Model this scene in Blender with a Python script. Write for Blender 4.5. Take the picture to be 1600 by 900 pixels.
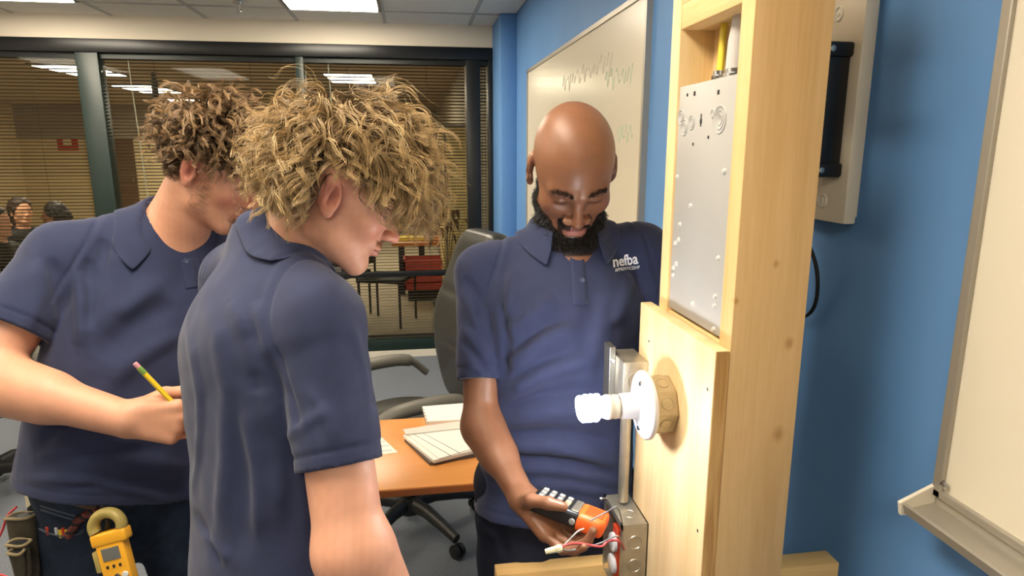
import bpy, bmesh, math, random
import numpy as np
from mathutils import Vector, Matrix
for o in list(bpy.data.objects): bpy.data.objects.remove(o)
S = bpy.context.scene
C = S.collection
PI = math.pi

# ------------------------------------------------------------------ camera, world, exposure
F = 1020.0; PITCH = math.radians(11.9); YAW = math.radians(8.7)
CAMP = np.array([0, 0, 1.62])
FWD = np.array([math.sin(YAW)*math.cos(PITCH), math.cos(YAW)*math.cos(PITCH), -math.sin(PITCH)])
RGT = np.array([math.cos(YAW), -math.sin(YAW), 0.0])
UPV = np.cross(RGT, FWD)
FH = np.array([math.sin(YAW), math.cos(YAW), 0.0])          # horizontal forward
ZV = np.array([0, 0, 1.0])
cd = bpy.data.cameras.new('camera'); cam = bpy.data.objects.new('camera', cd); C.objects.link(cam)
cd.sensor_fit = 'HORIZONTAL'; cd.sensor_width = 36; cd.lens = F/1600*36; cd.clip_start = 0.02; cd.clip_end = 100
cam.location = CAMP
cam.rotation_euler = Matrix(((RGT[0], UPV[0], -FWD[0]), (RGT[1], UPV[1], -FWD[1]), (RGT[2], UPV[2], -FWD[2]))).to_euler()
S.camera = cam
w = bpy.data.worlds.new('world'); S.world = w; w.use_nodes = True
w.node_tree.nodes['Background'].inputs[0].default_value = (0.9, 0.93, 1, 1)
w.node_tree.nodes['Background'].inputs[1].default_value = 0.05
S.view_settings.view_transform = 'Standard'; S.view_settings.look = 'None'
S.view_settings.exposure = 0.5; S.view_settings.gamma = 1.0
S.view_settings.use_curve_mapping = False
LAMP_ROOM = 15.0      # emission of the ceiling light lenses in this room
LAMP_FAR = 26.0        # of those in the room beyond the glass
LAMP_BULB = 110.0      # of the lit spiral bulb
ROOM_COL = (1.0, 0.885, 0.71)

def at(x, y, d): return CAMP + d*(((x-800)/F)*RGT - ((y-450)/F)*UPV + FWD)
def nrm(v): v = np.asarray(v, float); return v/np.linalg.norm(v)

# ------------------------------------------------------------------ materials
MATS = {}
def srgb(r, g, b):
    f = lambda c: (c/255/12.92 if c/255 <= .04045 else ((c/255+.055)/1.055)**2.4)
    return (f(r), f(g), f(b), 1)
def mat(name, col=(200, 200, 200), rough=.5, metal=0., spec=.5, bump=None, var=None, emit=None, attr=False,
        sss=0., coat=0., sheen=0., stretch=None, varscale=8., aniso=None):
    if name in MATS: return MATS[name]
    m = bpy.data.materials.new(name); m.use_nodes = True; MATS[name] = m
    nt = m.node_tree; N = nt.nodes; L = nt.links; b = N['Principled BSDF']
    b.inputs['Base Color'].default_value = srgb(*col)
    b.inputs['Roughness'].default_value = rough; b.inputs['Metallic'].default_value = metal
    b.inputs['Specular IOR Level'].default_value = spec
    if coat: b.inputs['Coat Weight'].default_value = coat; b.inputs['Coat Roughness'].default_value = .15
    if sheen: b.inputs['Sheen Weight'].default_value = sheen; b.inputs['Sheen Roughness'].default_value = .5
    if sss:
        b.inputs['Subsurface Weight'].default_value = sss; b.inputs['Subsurface Radius'].default_value = (1, .35, .2)
        b.inputs['Subsurface Scale'].default_value = .008
    tc = N.new('ShaderNodeTexCoord'); mp = N.new('ShaderNodeMapping'); L.new(tc.outputs['Object'], mp.inputs[0])
    if stretch: mp.inputs['Scale'].default_value = stretch
    src = None
    if attr:
        a = N.new('ShaderNodeAttribute'); a.attribute_name = 'Col'; src = a.outputs['Color']
    if var:
        n = N.new('ShaderNodeTexNoise'); n.inputs['Scale'].default_value = varscale; n.inputs['Detail'].default_value = 4
        L.new(mp.outputs[0], n.inputs['Vector'])
        mx = N.new('ShaderNodeMix'); mx.data_type = 'RGBA'; mx.blend_type = 'MULTIPLY'
        rp = N.new('ShaderNodeMapRange'); rp.inputs[1].default_value = .3; rp.inputs[2].default_value = .7
        rp.inputs[3].default_value = 1-var; rp.inputs[4].default_value = 1+var*.4
        L.new(n.outputs[0], rp.inputs[0]); mx.inputs[0].default_value = 1
        if src: L.new(src, mx.inputs[6])
        else: mx.inputs[6].default_value = srgb(*col)
        L.new(rp.outputs[0], mx.inputs[7]); src = mx.outputs[2]
    if src: L.new(src, b.inputs['Base Color'])
    if bump:
        n = N.new('ShaderNodeTexNoise'); n.inputs['Scale'].default_value = bump[0]; n.inputs['Detail'].default_value = 3
        L.new(mp.outputs[0], n.inputs['Vector'])
        bp = N.new('ShaderNodeBump'); bp.inputs['Strength'].default_value = bump[1]; bp.inputs['Distance'].default_value = bump[2] if len(bump) > 2 else .002
        L.new(n.outputs[0], bp.inputs['Height']); L.new(bp.outputs[0], b.inputs['Normal'])
    if emit:
        b.inputs['Emission Color'].default_value = (*emit[0], 1); b.inputs['Emission Strength'].default_value = emit[1]
    return m

def wood_mat(name, c1, c2, axis=2, fine=70., bands=9., knots=(), rough=.55, angle=0.):
    m = bpy.data.materials.new(name); m.use_nodes = True; MATS[name] = m
    nt = m.node_tree; N = nt.nodes; L = nt.links; b = N['Principled BSDF']
    b.inputs['Roughness'].default_value = rough; b.inputs['Specular IOR Level'].default_value = .3
    tc = N.new('ShaderNodeTexCoord'); mp = N.new('ShaderNodeMapping'); L.new(tc.outputs['Object'], mp.inputs[0])
    s = [1, 1, 1]; s[axis] = .06; mp.inputs['Scale'].default_value = s
    mp.inputs['Rotation'].default_value = (angle, 0, 0)
    n1 = N.new('ShaderNodeTexNoise'); n1.inputs['Scale'].default_value = fine*3; n1.inputs['Detail'].default_value = 3; L.new(mp.outputs[0], n1.inputs['Vector'])
    n2 = N.new('ShaderNodeTexNoise'); n2.inputs['Scale'].default_value = bands; n2.inputs['Detail'].default_value = 1; n2.inputs['Distortion'].default_value = .6
    L.new(mp.outputs[0], n2.inputs['Vector'])
    mul = N.new('ShaderNodeMath'); mul.operation = 'MULTIPLY'; mul.inputs[1].default_value = 38; L.new(n2.outputs[0], mul.inputs[0])
    sn = N.new('ShaderNodeMath'); sn.operation = 'SINE'; L.new(mul.outputs[0], sn.inputs[0])
    ad = N.new('ShaderNodeMath'); ad.operation = 'MULTIPLY_ADD'; ad.inputs[1].default_value = .22; ad.inputs[2].default_value = .5; L.new(sn.outputs[0], ad.inputs[0])
    av = N.new('ShaderNodeMix'); av.data_type = 'FLOAT'; av.inputs[0].default_value = .5; L.new(ad.outputs[0], av.inputs[2]); L.new(n1.outputs[0], av.inputs[3])
    cr = N.new('ShaderNodeValToRGB'); cr.color_ramp.elements[0].position = .25; cr.color_ramp.elements[1].position = .75
    cr.color_ramp.elements[0].color = srgb(*c2); cr.color_ramp.elements[1].color = srgb(*c1); L.new(av.outputs[0], cr.inputs[0])
    cur = cr.outputs[0]
    for (p, r) in knots:
        d = N.new('ShaderNodeVectorMath'); d.operation = 'SUBTRACT'; d.inputs[1].default_value = p; L.new(tc.outputs['Object'], d.inputs[0])
        sc = N.new('ShaderNodeVectorMath'); sc.operation = 'MULTIPLY'; sc.inputs[1].default_value = (1, .25, .75); L.new(d.outputs[0], sc.inputs[0])
        ln = N.new('ShaderNodeVectorMath'); ln.operation = 'LENGTH'; L.new(sc.outputs[0], ln.inputs[0])
        nn = N.new('ShaderNodeMath'); nn.operation = 'MULTIPLY_ADD'; nn.inputs[1].default_value = r*.8; L.new(n1.outputs[0], nn.inputs[0]); L.new(ln.outputs['Value'], nn.inputs[2])
        mr = N.new('ShaderNodeMapRange'); mr.inputs[1].default_value = r*.5; mr.inputs[2].default_value = r*1.5; mr.inputs[3].default_value = .75; mr.inputs[4].default_value = 0
        L.new(nn.outputs[0], mr.inputs[0])
        mx = N.new('ShaderNodeMix'); mx.data_type = 'RGBA'; L.new(mr.outputs[0], mx.inputs[0]); L.new(cur, mx.inputs[6]); mx.inputs[7].default_value = srgb(176, 122, 62)
        cur = mx.outputs[2]
    L.new(cur, b.inputs['Base Color'])
    bp = N.new('ShaderNodeBump'); bp.inputs['Strength'].default_value = .15; bp.inputs['Distance'].default_value = .001
    L.new(n1.outputs[0], bp.inputs['Height']); L.new(bp.outputs[0], b.inputs['Normal'])
    return m
def glass_mat(name, tint=(.9, .93, .92), gloss=.006):
    m = bpy.data.materials.new(name); m.use_nodes = True; MATS[name] = m; N = m.node_tree.nodes; L = m.node_tree.links
    N.remove(N['Principled BSDF']); t = N.new('ShaderNodeBsdfTransparent'); t.inputs[0].default_value = (*tint, 1)
    g = N.new('ShaderNodeBsdfGlossy'); g.inputs['Roughness'].default_value = .02; g.inputs[0].default_value = (1, 1, 1, 1)
    lw = N.new('ShaderNodeLayerWeight'); lw.inputs[0].default_value = .2
    mr = N.new('ShaderNodeMapRange'); mr.inputs[3].default_value = gloss*.6; mr.inputs[4].default_value = .1; L.new(lw.outputs['Fresnel'], mr.inputs[0])
    mx = N.new('ShaderNodeMixShader'); L.new(mr.outputs[0], mx.inputs[0]); L.new(t.outputs[0], mx.inputs[1]); L.new(g.outputs[0], mx.inputs[2])
    L.new(mx.outputs[0], N['Material Output'].inputs[0]); return m

# ------------------------------------------------------------------ mesh helpers
def tag(o, label=None, cat=None, group=None, kind=None):
    if label: o['label'] = label
    if cat: o['category'] = cat
    if group: o['group'] = group
    if kind: o['kind'] = kind
    return o
def empty(name, loc=(0, 0, 0), rz=0, parent=None):
    o = bpy.data.objects.new(name, None); C.objects.link(o); o.location = loc; o.rotation_euler = (0, 0, rz); o.empty_display_size = .05
    if parent: o.parent = parent
    return o
def thing(name, label, cat, loc=(0, 0, 0), rz=0, group=None):
    return tag(empty(name, loc, rz), label, cat, group)
class MB:
    def __init__(s): s.bm = bmesh.new()
    def merge(s, bm2, M=None):
        if M is not None: bmesh.ops.transform(bm2, matrix=M, verts=bm2.verts)
        me = bpy.data.meshes.new('t'); bm2.to_mesh(me); s.bm.from_mesh(me); bpy.data.meshes.remove(me); bm2.free(); return s
    def box(s, lo, hi, bev=0., M=None, seg=2):
        lo = np.minimum(lo, hi).astype(float) if False else np.asarray(lo, float); hi = np.asarray(hi, float)
        b = bmesh.new(); bmesh.ops.create_cube(b, size=1)
        c = (lo+hi)/2; d = np.abs(hi-lo)
        for v in b.verts: v.co = Vector((v.co.x*d[0]+c[0], v.co.y*d[1]+c[1], v.co.z*d[2]+c[2]))
        if bev: bmesh.ops.bevel(b, geom=b.edges[:], offset=min(bev, d.min()*.45), segments=seg, affect='EDGES', profile=.5)
        return s.merge(b, M)
    def cyl(s, a, b_, r1, r2=None, seg=20, caps=True, bev=0.):
        a = np.asarray(a, float); b_ = np.asarray(b_, float); r2 = r1 if r2 is None else r2
        L_ = np.linalg.norm(b_-a); b = bmesh.new()
        bmesh.ops.create_cone(b, cap_ends=caps, segments=seg, radius1=r1, radius2=r2, depth=L_)
        if bev:
            es = [e for e in b.edges if abs(e.verts[0].co.z-e.verts[1].co.z) < 1e-6]
            bmesh.ops.bevel(b, geom=es, offset=bev, segments=2, affect='EDGES', profile=.5)
        q = Vector((b_-a)/L_).to_track_quat('Z', 'Y')
        return s.merge(b, Matrix.Translation(Vector((a+b_)/2)) @ q.to_matrix().to_4x4())
    def lathe(s, prof, a, d, seg=28):
        """prof: list of (r, h) along axis d from a"""
        d = Vector(d).normalized(); q = d.to_track_quat('Z', 'Y').to_matrix(); a = Vector(a); b = s.bm; rings = []
        for r, h in prof:
            if r < 1e-6: rings.append([b.verts.new(a+d*h)])
            else: rings.append([b.verts.new(a+q @ Vector((r*math.cos(2*PI*i/seg), r*math.sin(2*PI*i/seg), h))) for i in range(seg)])
        for A, B in zip(rings, rings[1:]):
            if len(A) == 1 and len(B) == 1: continue
            for i in range(seg):
                j = (i+1) % seg
                try:
                    if len(A) == 1: b.faces.new((A[0], B[j], B[i]))
                    elif len(B) == 1: b.faces.new((A[i], A[j], B[0]))
                    else: b.faces.new((A[i], A[j], B[j], B[i]))
                except ValueError: pass
        return s
    def tube(s, pts, r, seg=10, closed=False, scale=None, caps=True):
        pts = [np.asarray(p, float) for p in pts]; n = len(pts); b = s.bm; rings = []
        T = []
        for i in range(n):
            if closed: t = pts[(i+1) % n]-pts[i-1]
            else: t = pts[min(i+1, n-1)]-pts[max(i-1, 0)]
            T.append(nrm(t))
        ref = np.array([0, 0, 1.]) if abs(T[0][2]) < .9 else np.array([1., 0, 0])
        u = nrm(np.cross(T[0], ref))
        for i in range(n):
            u = nrm(u-T[i]*(u @ T[i])); v = np.cross(T[i], u)
            rr = r[i] if hasattr(r, '__len__') else r
            sx, sy = scale if scale else (1, 1)
            rings.append([b.verts.new(Vector(pts[i]+rr*(sx*math.cos(2*PI*k/seg)*u+sy*math.sin(2*PI*k/seg)*v))) for k in range(seg)])
        for i in range(n if closed else n-1):
            A = rings[i]; B = rings[(i+1) % n]
            for k in range(seg): b.faces.new((A[k], A[(k+1) % seg], B[(k+1) % seg], B[k]))
        if caps and not closed: b.faces.new(rings[0][::-1]); b.faces.new(rings[-1])
        return s
    def prism(s, poly, dvec):
        """planar 3D polygon extruded along dvec"""
        b = s.bm; A = [b.verts.new(Vector(p)) for p in poly]; B = [b.verts.new(Vector(p)+Vector(dvec)) for p in poly]; n = len(A)
        b.faces.new(A[::-1]); b.faces.new(B)
        for i in range(n): b.faces.new((A[i], A[(i+1) % n], B[(i+1) % n], B[i]))
        return s
    def build(s, name, m, parent=None, smooth=None, bevel=0.):
        bmesh.ops.recalc_face_normals(s.bm, faces=s.bm.faces)
        me = bpy.data.meshes.new(name); s.bm.to_mesh(me); s.bm.free()
        o = bpy.data.objects.new(name, me); C.objects.link(o); me.materials.append(m)
        if smooth is not None:
            for p in me.polygons: p.use_smooth = True
            try: me.set_sharp_from_angle(angle=math.radians(smooth))
            except Exception: pass
        if bevel:
            md = o.modifiers.new('b', 'BEVEL'); md.width = bevel; md.segments = 2; md.limit_method = 'ANGLE'
        if parent: o.parent = parent
        return o
def box(name, lo, hi, m, parent=None, bev=0., smooth=None): return MB().box(lo, hi, bev).build(name, m, parent, smooth if smooth is not None else (30 if bev else None))
def struct(o, label=None): o['kind'] = 'structure'; return o
def link_copy(o, parent=None, loc=None):
    c = o.copy(); C.objects.link(c); c.parent = parent
    if loc is not None: c.location = loc
    for ch in list(o.children): link_copy(ch, c)
    return c
def bez(pts, n=24):
    """Catmull-Rom through pts"""
    P = [np.asarray(p, float) for p in pts]; P = [2*P[0]-P[1]]+P+[2*P[-1]-P[-2]]; out = []
    for i in range(1, len(P)-2):
        for k in range(n):
            t = k/n; p0, p1, p2, p3 = P[i-1:i+3]
            out.append(.5*((2*p1)+(-p0+p2)*t+(2*p0-5*p1+4*p2-p3)*t*t+(-p0+3*p1-3*p2+p3)*t**3))
    out.append(P[-2]); return out
# ------------------------------------------------------------------ the setting
WX = .74; WY = 5.1; CZ = 2.52; XL = -4.2; YB = -2.6
FY = 15.6; FXR = .62; FXL = -8.2
M_blue = mat('blue_paint', (100, 148, 204), .6, spec=.35, bump=(90, .06), var=.05, varscale=3)
M_white_wall = mat('beige_paint', (228, 218, 200), .7, bump=(90, .05))
M_dimwall = mat('taupe_paint', (168, 154, 136), .7, bump=(90, .05))
M_carpet = mat('carpet', (116, 121, 128), .95, spec=.1, bump=(350, .6, .004), var=.18, varscale=120)
M_tile = mat('ceiling_tile', (232, 226, 216), .9, spec=.1, bump=(160, .35, .003), var=.05, varscale=60)
M_grid = mat('ceiling_grid', (176, 172, 166), .5)
M_frame = mat('dark_green_frame', (24, 42, 38), .4, var=.1)
M_frame2 = mat('black_frame', (20, 22, 24), .35)
M_base = mat('base_trim', (226, 218, 200), .5)
M_slat = mat('blind_slat', (112, 96, 78), .5)
M_lens = mat('lamp_lens', (255, 250, 240), .5, emit=(ROOM_COL, LAMP_ROOM))
M_lens_far = mat('lamp_lens_far', (255, 250, 240), .5, emit=((1, .84, .6), LAMP_FAR))
M_lampframe = mat('lamp_frame', (40, 40, 40), .5)
M_glass = glass_mat('window_glass')

struct(box('floor', (XL, YB, -.05), (WX, WY+.05, 0), M_carpet))
struct(box('wall_right', (WX, YB, 0), (WX+.1, WY+.05, CZ+.06), M_blue))
struct(box('wall_left', (XL-.1, YB, 0), (XL, WY+.05, CZ+.06), M_dimwall))
struct(box('wall_rear', (XL, YB-.1, 0), (WX, YB, CZ+.06), M_dimwall))
struct(box('wall_corner', (.63, 4.62, 0), (WX, WY+.05, CZ), M_blue, bev=.004))
struct(box('wall_window', (XL, WY-.02, 2.365), (.63, WY+.08, CZ+.06), M_white_wall))
struct(box('baseboard_window', (XL, WY-.02, 0), (.63, WY+.08, .055), M_base))
# suspended ceiling: grid + single tiles
cg = struct(empty('ceiling', (0, 0, CZ)))
LIGHT_SPOTS = [(-.75, 3.45), (-.75, .35), (-.75, -2.0), (-2.62, 3.45), (-2.62, .9), (-3.85, 1.6)]
gb = MB()
xs = [-.15+.61*i for i in range(-7, 3)]; ys = [4.67-.61*i for i in range(-1, 13)]
for x in xs:
    if XL < x < WX: gb.box((x-.012, YB, -.004), (x+.012, WY, .012))
for y in ys:
    if YB < y < WY: gb.box((XL, y-.012, -.0035), (WX, y+.012, .011))
gb.build('ceiling_grid', M_grid, cg)
def is_light(x, y):
    for lx, ly in LIGHT_SPOTS:
        if lx-.05 < x+.3 < lx+.66 and ly-.05 < y+.3 < ly+1.27: return True
    return False
tile_me = None
LIGHT_SPOTS = [(xs[int(round((lx-xs[0])/.61))], ys[-1]+.61*round((ly-ys[-1])/.61)) for lx, ly in LIGHT_SPOTS]
for x in xs:
    for y in ys:
        if x+.61 < XL+.02 or y+.61 < YB+.02 or x > WX or y > WY or is_light(x, y): continue
        x0, x1 = max(x, XL), min(x+.61, WX); y0, y1 = max(y, YB), min(y+.61, WY)
        if x1-x0 < .03 or y1-y0 < .03: continue
        if tile_me is None or (x1-x0 < .6 or y1-y0 < .6):
            o = box('ceiling_tile', (x0-x+.006, y0-y+.006, .002), (x1-x-.006, y1-y-.006, .02), M_tile, cg)
            if x1-x0 > .6 and y1-y0 > .6: tile_me = o.data
        else:
            o = bpy.data.objects.new('ceiling_tile', tile_me); C.objects.link(o); o.parent = cg
        o.location = (x, y, 0)
struct(box('ceiling_slab', (XL, YB, CZ+.06), (WX, WY+.05, CZ+.12), M_white_wall))

def troffer(x, y, z, lx, ly, label, lens, cells=3, group=None, along='y'):
    t = thing('ceiling_light', label, 'light', (x, y, z), 0, group)
    b = MB(); fr = .02
    b.box((0, 0, -.006), (lx, fr, .03)); b.box((0, ly-fr, -.006), (lx, ly, .03)); b.box((0, fr, -.006), (fr, ly-fr, .03)); b.box((lx-fr, fr, -.006), (lx, ly-fr, .03))
    b.box((0, 0, .03), (lx, ly, .04))
    b.build('frame', M_lampframe, t)
    w_ = (lx-2*fr)/cells
    for i in range(cells):
        box('lens', (fr+i*w_+.004, fr+.003, -.012), (fr+(i+1)*w_-.004, ly-fr-.003, .02), lens, t)
    return t
names = ['square-lensed ceiling light above the window wall, cut by the top edge', 'ceiling light above the wooden stand', 'ceiling light behind the camera by the blue wall',
         'ceiling light at the left by the window wall', 'ceiling light over the left man', 'ceiling light by the left wall']
for (lx, ly), nm in zip(LIGHT_SPOTS, names):
    troffer(lx+.006, ly+.006, CZ-.001, .598, 1.208, nm, M_lens)
t = thing('sprinkler_head', 'small chrome sprinkler head hanging from the ceiling tiles', 'sprinkler', (-1.02, 4.53, CZ))
M_chrome = mat('chrome', (190, 190, 190), .25, 1.)
MB().lathe([(0, -.0), (.035, -.001), (.03, -.012), (.012, -.016), (0, -.016)], (0, 0, 0), (0, 0, 1)).build('escutcheon', M_chrome, t, 40)
b = MB(); b.cyl((0, 0, -.016), (0, 0, -.03), .008); b.tube([(-.008, 0, -.028), (-.016, 0, -.04), (0, 0, -.055), (.016, 0, -.04), (.008, 0, -.028)], .003, 6)
b.build('frame', M_chrome, t, 40); MB().lathe([(0, -.056), (.016, -.056), (.016, -.058), (0, -.058)], (0, 0, 0), (0, 0, 1), 12).build('deflector', M_chrome, t)

# glazing between the rooms
def win(n, x0, x1, z0=.055, z1=2.365):
    """window n: pane and stops between two mullions"""
    o = struct(empty('window_%d' % n, (0, WY, 0)))
    box('pane', (x0+.002, -.004, z0+.09), (x1-.002, .002, z1-.09), M_glass, o)
    box('window_sill', (x0, -.012, z0), (x1, .05, z0+.09), M_frame, o, bev=.004)
    box('window_rail', (x0, -.01, .655), (x1, .03, .695), M_frame2, o, bev=.003)
    b = MB(); b.box((x0, .0, z1-.125), (x1, .03, z1-.09)); b.build('window_stop', M_frame2, o)
    return o
MUL = [(-4.2, -4.1), (-2.235, -2.09), (-.79, -.735), (.43, .535), (.595, .63)]
for i, (a, b_) in enumerate(MUL):
    struct(box('trim_%d' % (i+1), (a, WY-.035, .055), (b_, WY+.075, 2.275), M_frame if i < 3 else M_frame2, bev=.004))
struct(box('trim_6', (XL, WY-.04, 2.275), (.63, WY+.08, 2.365), M_frame2, bev=.006))
for i in range(4): win(i+1, MUL[i][1], MUL[i+1][0])
# blinds behind the panes
M_rail = mat('blind_rail', (60, 52, 44), .5)
M_cord = mat('blind_cord', (170, 160, 140), .6)
def blind(x0, x1, label):
    t = thing('window_blind', label, 'blind', ((x0+x1)/2, WY+.052, 0), 0, 'slatted blinds behind the glass wall')
    wd = (x1-x0)-.012
    box('headrail', (-wd/2, -.016, 2.235), (wd/2, .016, 2.268), M_rail, t)
    # slats only where they can be told: one joined mesh, each slat slightly cupped
    n = 88; V = []; Fc = []
    rnd = random.Random(int(x0*100))
    for i in range(n):
        z = .17+i*(2.22-.17)/(n-1); tl = .004+.0007*rnd.uniform(-1, 1)
        for k, (yy, dz) in enumerate([(-.0125, tl), (0, .0022), (.0125, -tl)]):
            V += [(-wd/2, yy, z+dz), (wd/2, yy, z+dz)]
        o = i*6; Fc += [(o, o+1, o+3, o+2), (o+2, o+3, o+5, o+4)]
    me = bpy.data.meshes.new('slats'); me.from_pydata(V, [], Fc); ob = bpy.data.objects.new('slats', me); C.objects.link(ob); ob.parent = t; me.materials.append(M_slat); ob['kind'] = 'stuff'
    sd = ob.modifiers.new('s', 'SOLIDIFY'); sd.thickness = .0006
    box('bottom_rail', (-wd/2, -.013, .15), (wd/2, .013, .166), M_rail, t)
    k = max(2, int(wd/.55))
    for i in range(k):
        xx = -wd/2+wd*(i+.5)/k
        b = MB(); b.cyl((xx, -.014, .16), (xx, -.014, 2.24), .0012, seg=5); b.build('ladder_cord', M_rail, t)
    b = MB(); b.cyl((-wd/2+.2, -.02, .9), (-wd/2+.16, -.02, 2.24), .004, seg=6); b.build('tilt_wand', M_cord, t)
blind(MUL[0][1], MUL[1][0], 'slatted blind in the leftmost glass bay behind the left man')
blind(MUL[1][1], MUL[2][0], 'slatted blind between the two green mullions, behind the two curly heads')
blind(MUL[2][1], MUL[3][0], 'slatted blind in the bay left of the black post')
blind(MUL[3][1], MUL[4][0], 'narrow slatted blind strip next to the blue corner column')
# room beyond the glass
M_farfloor = mat('far_floor', (150, 138, 118), .8, var=.1)
M_farwall = mat('far_wall', (214, 194, 152), .7, var=.04)
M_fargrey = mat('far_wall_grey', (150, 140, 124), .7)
M_farceil = mat('far_ceiling', (170, 150, 124), .9, var=.08, varscale=2)
struct(box('floor_beyond', (FXL, WY+.08, -.05), (FXR+.3, FY, 0), M_farfloor))
struct(box('ceiling_beyond', (FXL, WY+.08, CZ+.04), (FXR+.3, FY, CZ+.1), M_farceil))
struct(box('wall_far', (FXL, FY, 0), (FXR+.3, FY+.1, 2.6), M_farwall))
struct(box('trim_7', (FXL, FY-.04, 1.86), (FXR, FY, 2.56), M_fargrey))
struct(box('wall_far_left', (FXL-.1, WY+.08, 0), (FXL, FY, 2.6), M_farwall))
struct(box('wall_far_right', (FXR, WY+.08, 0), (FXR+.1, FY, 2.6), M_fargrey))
for (x, y, n) in [(-4.15, 8.25, 'far-room ceiling light nearest the green mullion, at left'), (-4.3, 10.7, 'second far-room ceiling light in the left row'), (-4.5, 13.4, 'farthest of the far-room ceiling lights in the left row'),
                  (-1.05, 8.7, 'far-room ceiling light just above the blond curls'), (-4.2, 5.75, 'far-room ceiling light at the left frame edge')]:
    troffer(x, y, CZ+.035, .62, 1.22, n, M_lens_far, 2)
# ------------------------------------------------------------------ wall fittings
M_wb = mat('whiteboard', (222, 214, 194), .25, spec=.5, var=.03, varscale=2.5)
M_alu = mat('aluminium', (178, 172, 160), .4, .6)
M_marker = mat('green_marker_smudge', (186, 200, 176), .5)
M_marker2 = mat('grey_marker_smudge', (206, 201, 184), .5)
def scribble(x, y, z, w_, h, n, seed, m, parent):
    """faint handwriting as thin strokes lying on the board"""
    r = random.Random(seed); b = MB(); step = w_/n
    for i in range(n):
        y0 = y-i*step; pts = [(x, y0, z+r.uniform(-.3, .3)*h), (x, y0-step*.3, z+r.uniform(.2, .5)*h), (x, y0-step*.5, z+r.uniform(-.5, -.2)*h), (x, y0-step*.8, z+r.uniform(-.2, .4)*h)]
        b.tube(bez(pts, 4), .0022, 4, scale=(1, 1))
    return b.build('faint_handwriting', m, parent)
t = thing('whiteboard', 'wide whiteboard with faint green handwriting on the blue wall behind the bald man', 'whiteboard', (WX, 0, 0))
Y0, Y1, Z0, Z1 = 2.015, 4.11, .9, 2.1
box('board', (-.014, Y0+.01, Z0+.01), (-.001, Y1-.01, Z1-.01), M_wb, t)
b = MB(); b.box((-.02, Y0, Z1-.018), (0, Y1, Z1)); b.box((-.02, Y0, Z0), (0, Y1, Z0+.018)); b.box((-.02, Y0, Z0), (0, Y0+.018, Z1)); b.box((-.02, Y1-.018, Z0), (0, Y1, Z1)); b.build('frame', M_alu, t)
scribble(-.0138, 3.15, 1.93, .8, .09, 9, 3, M_marker2, t); scribble(-.0138, 2.45, 1.87, .32, .08, 5, 5, M_marker, t)
scribble(-.0138, 2.75, 1.66, .4, .08, 6, 8, M_marker2, t); scribble(-.0138, 2.28, 1.68, .17, .07, 4, 9, M_marker, t); scribble(-.0138, 3.3, 1.70, .5, .07, 6, 11, M_marker2, t)
t = thing('whiteboard', 'whiteboard with a metal pen tray at the right edge of the photo', 'whiteboard', (WX, 0, 0))
Y0, Y1, Z0, Z1 = -.45, .752, 1.14, 2.35
box('board', (-.014, Y0+.01, Z0+.01), (-.001, Y1-.01, Z1-.01), M_wb, t)
b = MB(); b.box((-.02, Y0, Z1-.018), (0, Y1, Z1)); b.box((-.02, Y0, Z0), (0, Y1, Z0+.012)); b.box((-.02, Y0, Z0), (0, Y0+.016, Z1)); b.box((-.02, Y1-.016, Z0), (0, Y1, Z1)); b.build('frame', M_alu, t, bevel=.002)
b = MB(); prof = [(0, 1.152), (-.012, 1.152), (-.016, 1.128), (-.056, 1.122), (-.062, 1.132), (-.066, 1.130), (-.062, 1.116), (-.014, 1.118), (0, 1.11)]
b.prism([(x, Y1-.004, z) for x, z in prof], (0, -(Y1-Y0)+.008, 0)); tr = b.build('pen_tray', M_alu, t, 30)
b = MB(); b.prism([(-.001, Y1-.004, 1.16), (-.012, Y1-.004, 1.158), (-.07, Y1-.004, 1.132), (-.066, Y1-.004, 1.112), (-.001, Y1-.004, 1.108)], (0, .006, 0)); b.build('end_cap', M_base, tr, bevel=.001)
MB().lathe([(0, .004), (.004, .003), (.006, 0)], (-.02, Y1-.02, 1.165), (-1, 0, 0), 10).build('screw', M_chrome, t)

# beige back box with a black bracket on the blue wall
M_bg = mat('beige_metal', (222, 212, 192), .45, var=.03); M_bgs = mat('beige_metal_edge', (222, 216, 200), .4)
M_black = mat('black_plastic', (16, 16, 18), .3); M_rub = mat('black_rubber', (14, 14, 15), .55)
t = thing('wall_cabinet', 'flat beige metal cabinet on the blue wall behind the wooden post', 'cabinet', (WX, 0, 0))
box('back_tray', (-.012, 1.0, 1.51), (0, 1.72, 2.2), M_bg, t)
dr = box('front_cover', (-.034, .985, 1.50), (-.012, 1.74, 2.22), M_bg, t, bev=.003)
for (y, z) in [(1.045, 1.535), (1.05, 1.84), (1.35, 1.535)]:
    MB().lathe([(0, .0035), (.004, .003), (.005, .001), (.009, .001), (.010, .0028), (.0115, .0028), (.0125, 0)], (-.034, y, z), (-1, 0, 0), 20).build('knockout', M_bgs, dr, 40)
for (y, z) in [(1.06, 1.79), (1.07, 1.87)]:
    MB().lathe([(0, .001), (.002, .001), (.0025, 0)], (-.034, y, z), (-1, 0, 0), 8).build('screw', M_black, dr)
t = thing('monitor_bracket', 'black metal bracket standing out from the beige wall cabinet', 'bracket', (WX-.034, 0, 0))
b = MB(); b.box((-.048, 1.005, 1.59), (-.001, 1.04, 1.782), .006); b.build('rail', M_black, t, 40)
b = MB(); b.box((-.056, 1.002, 1.6), (-.047, 1.03, 1.77), .004); b.build('lip', mat('navy_plastic', (30, 34, 50), .35), t, 40)
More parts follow.
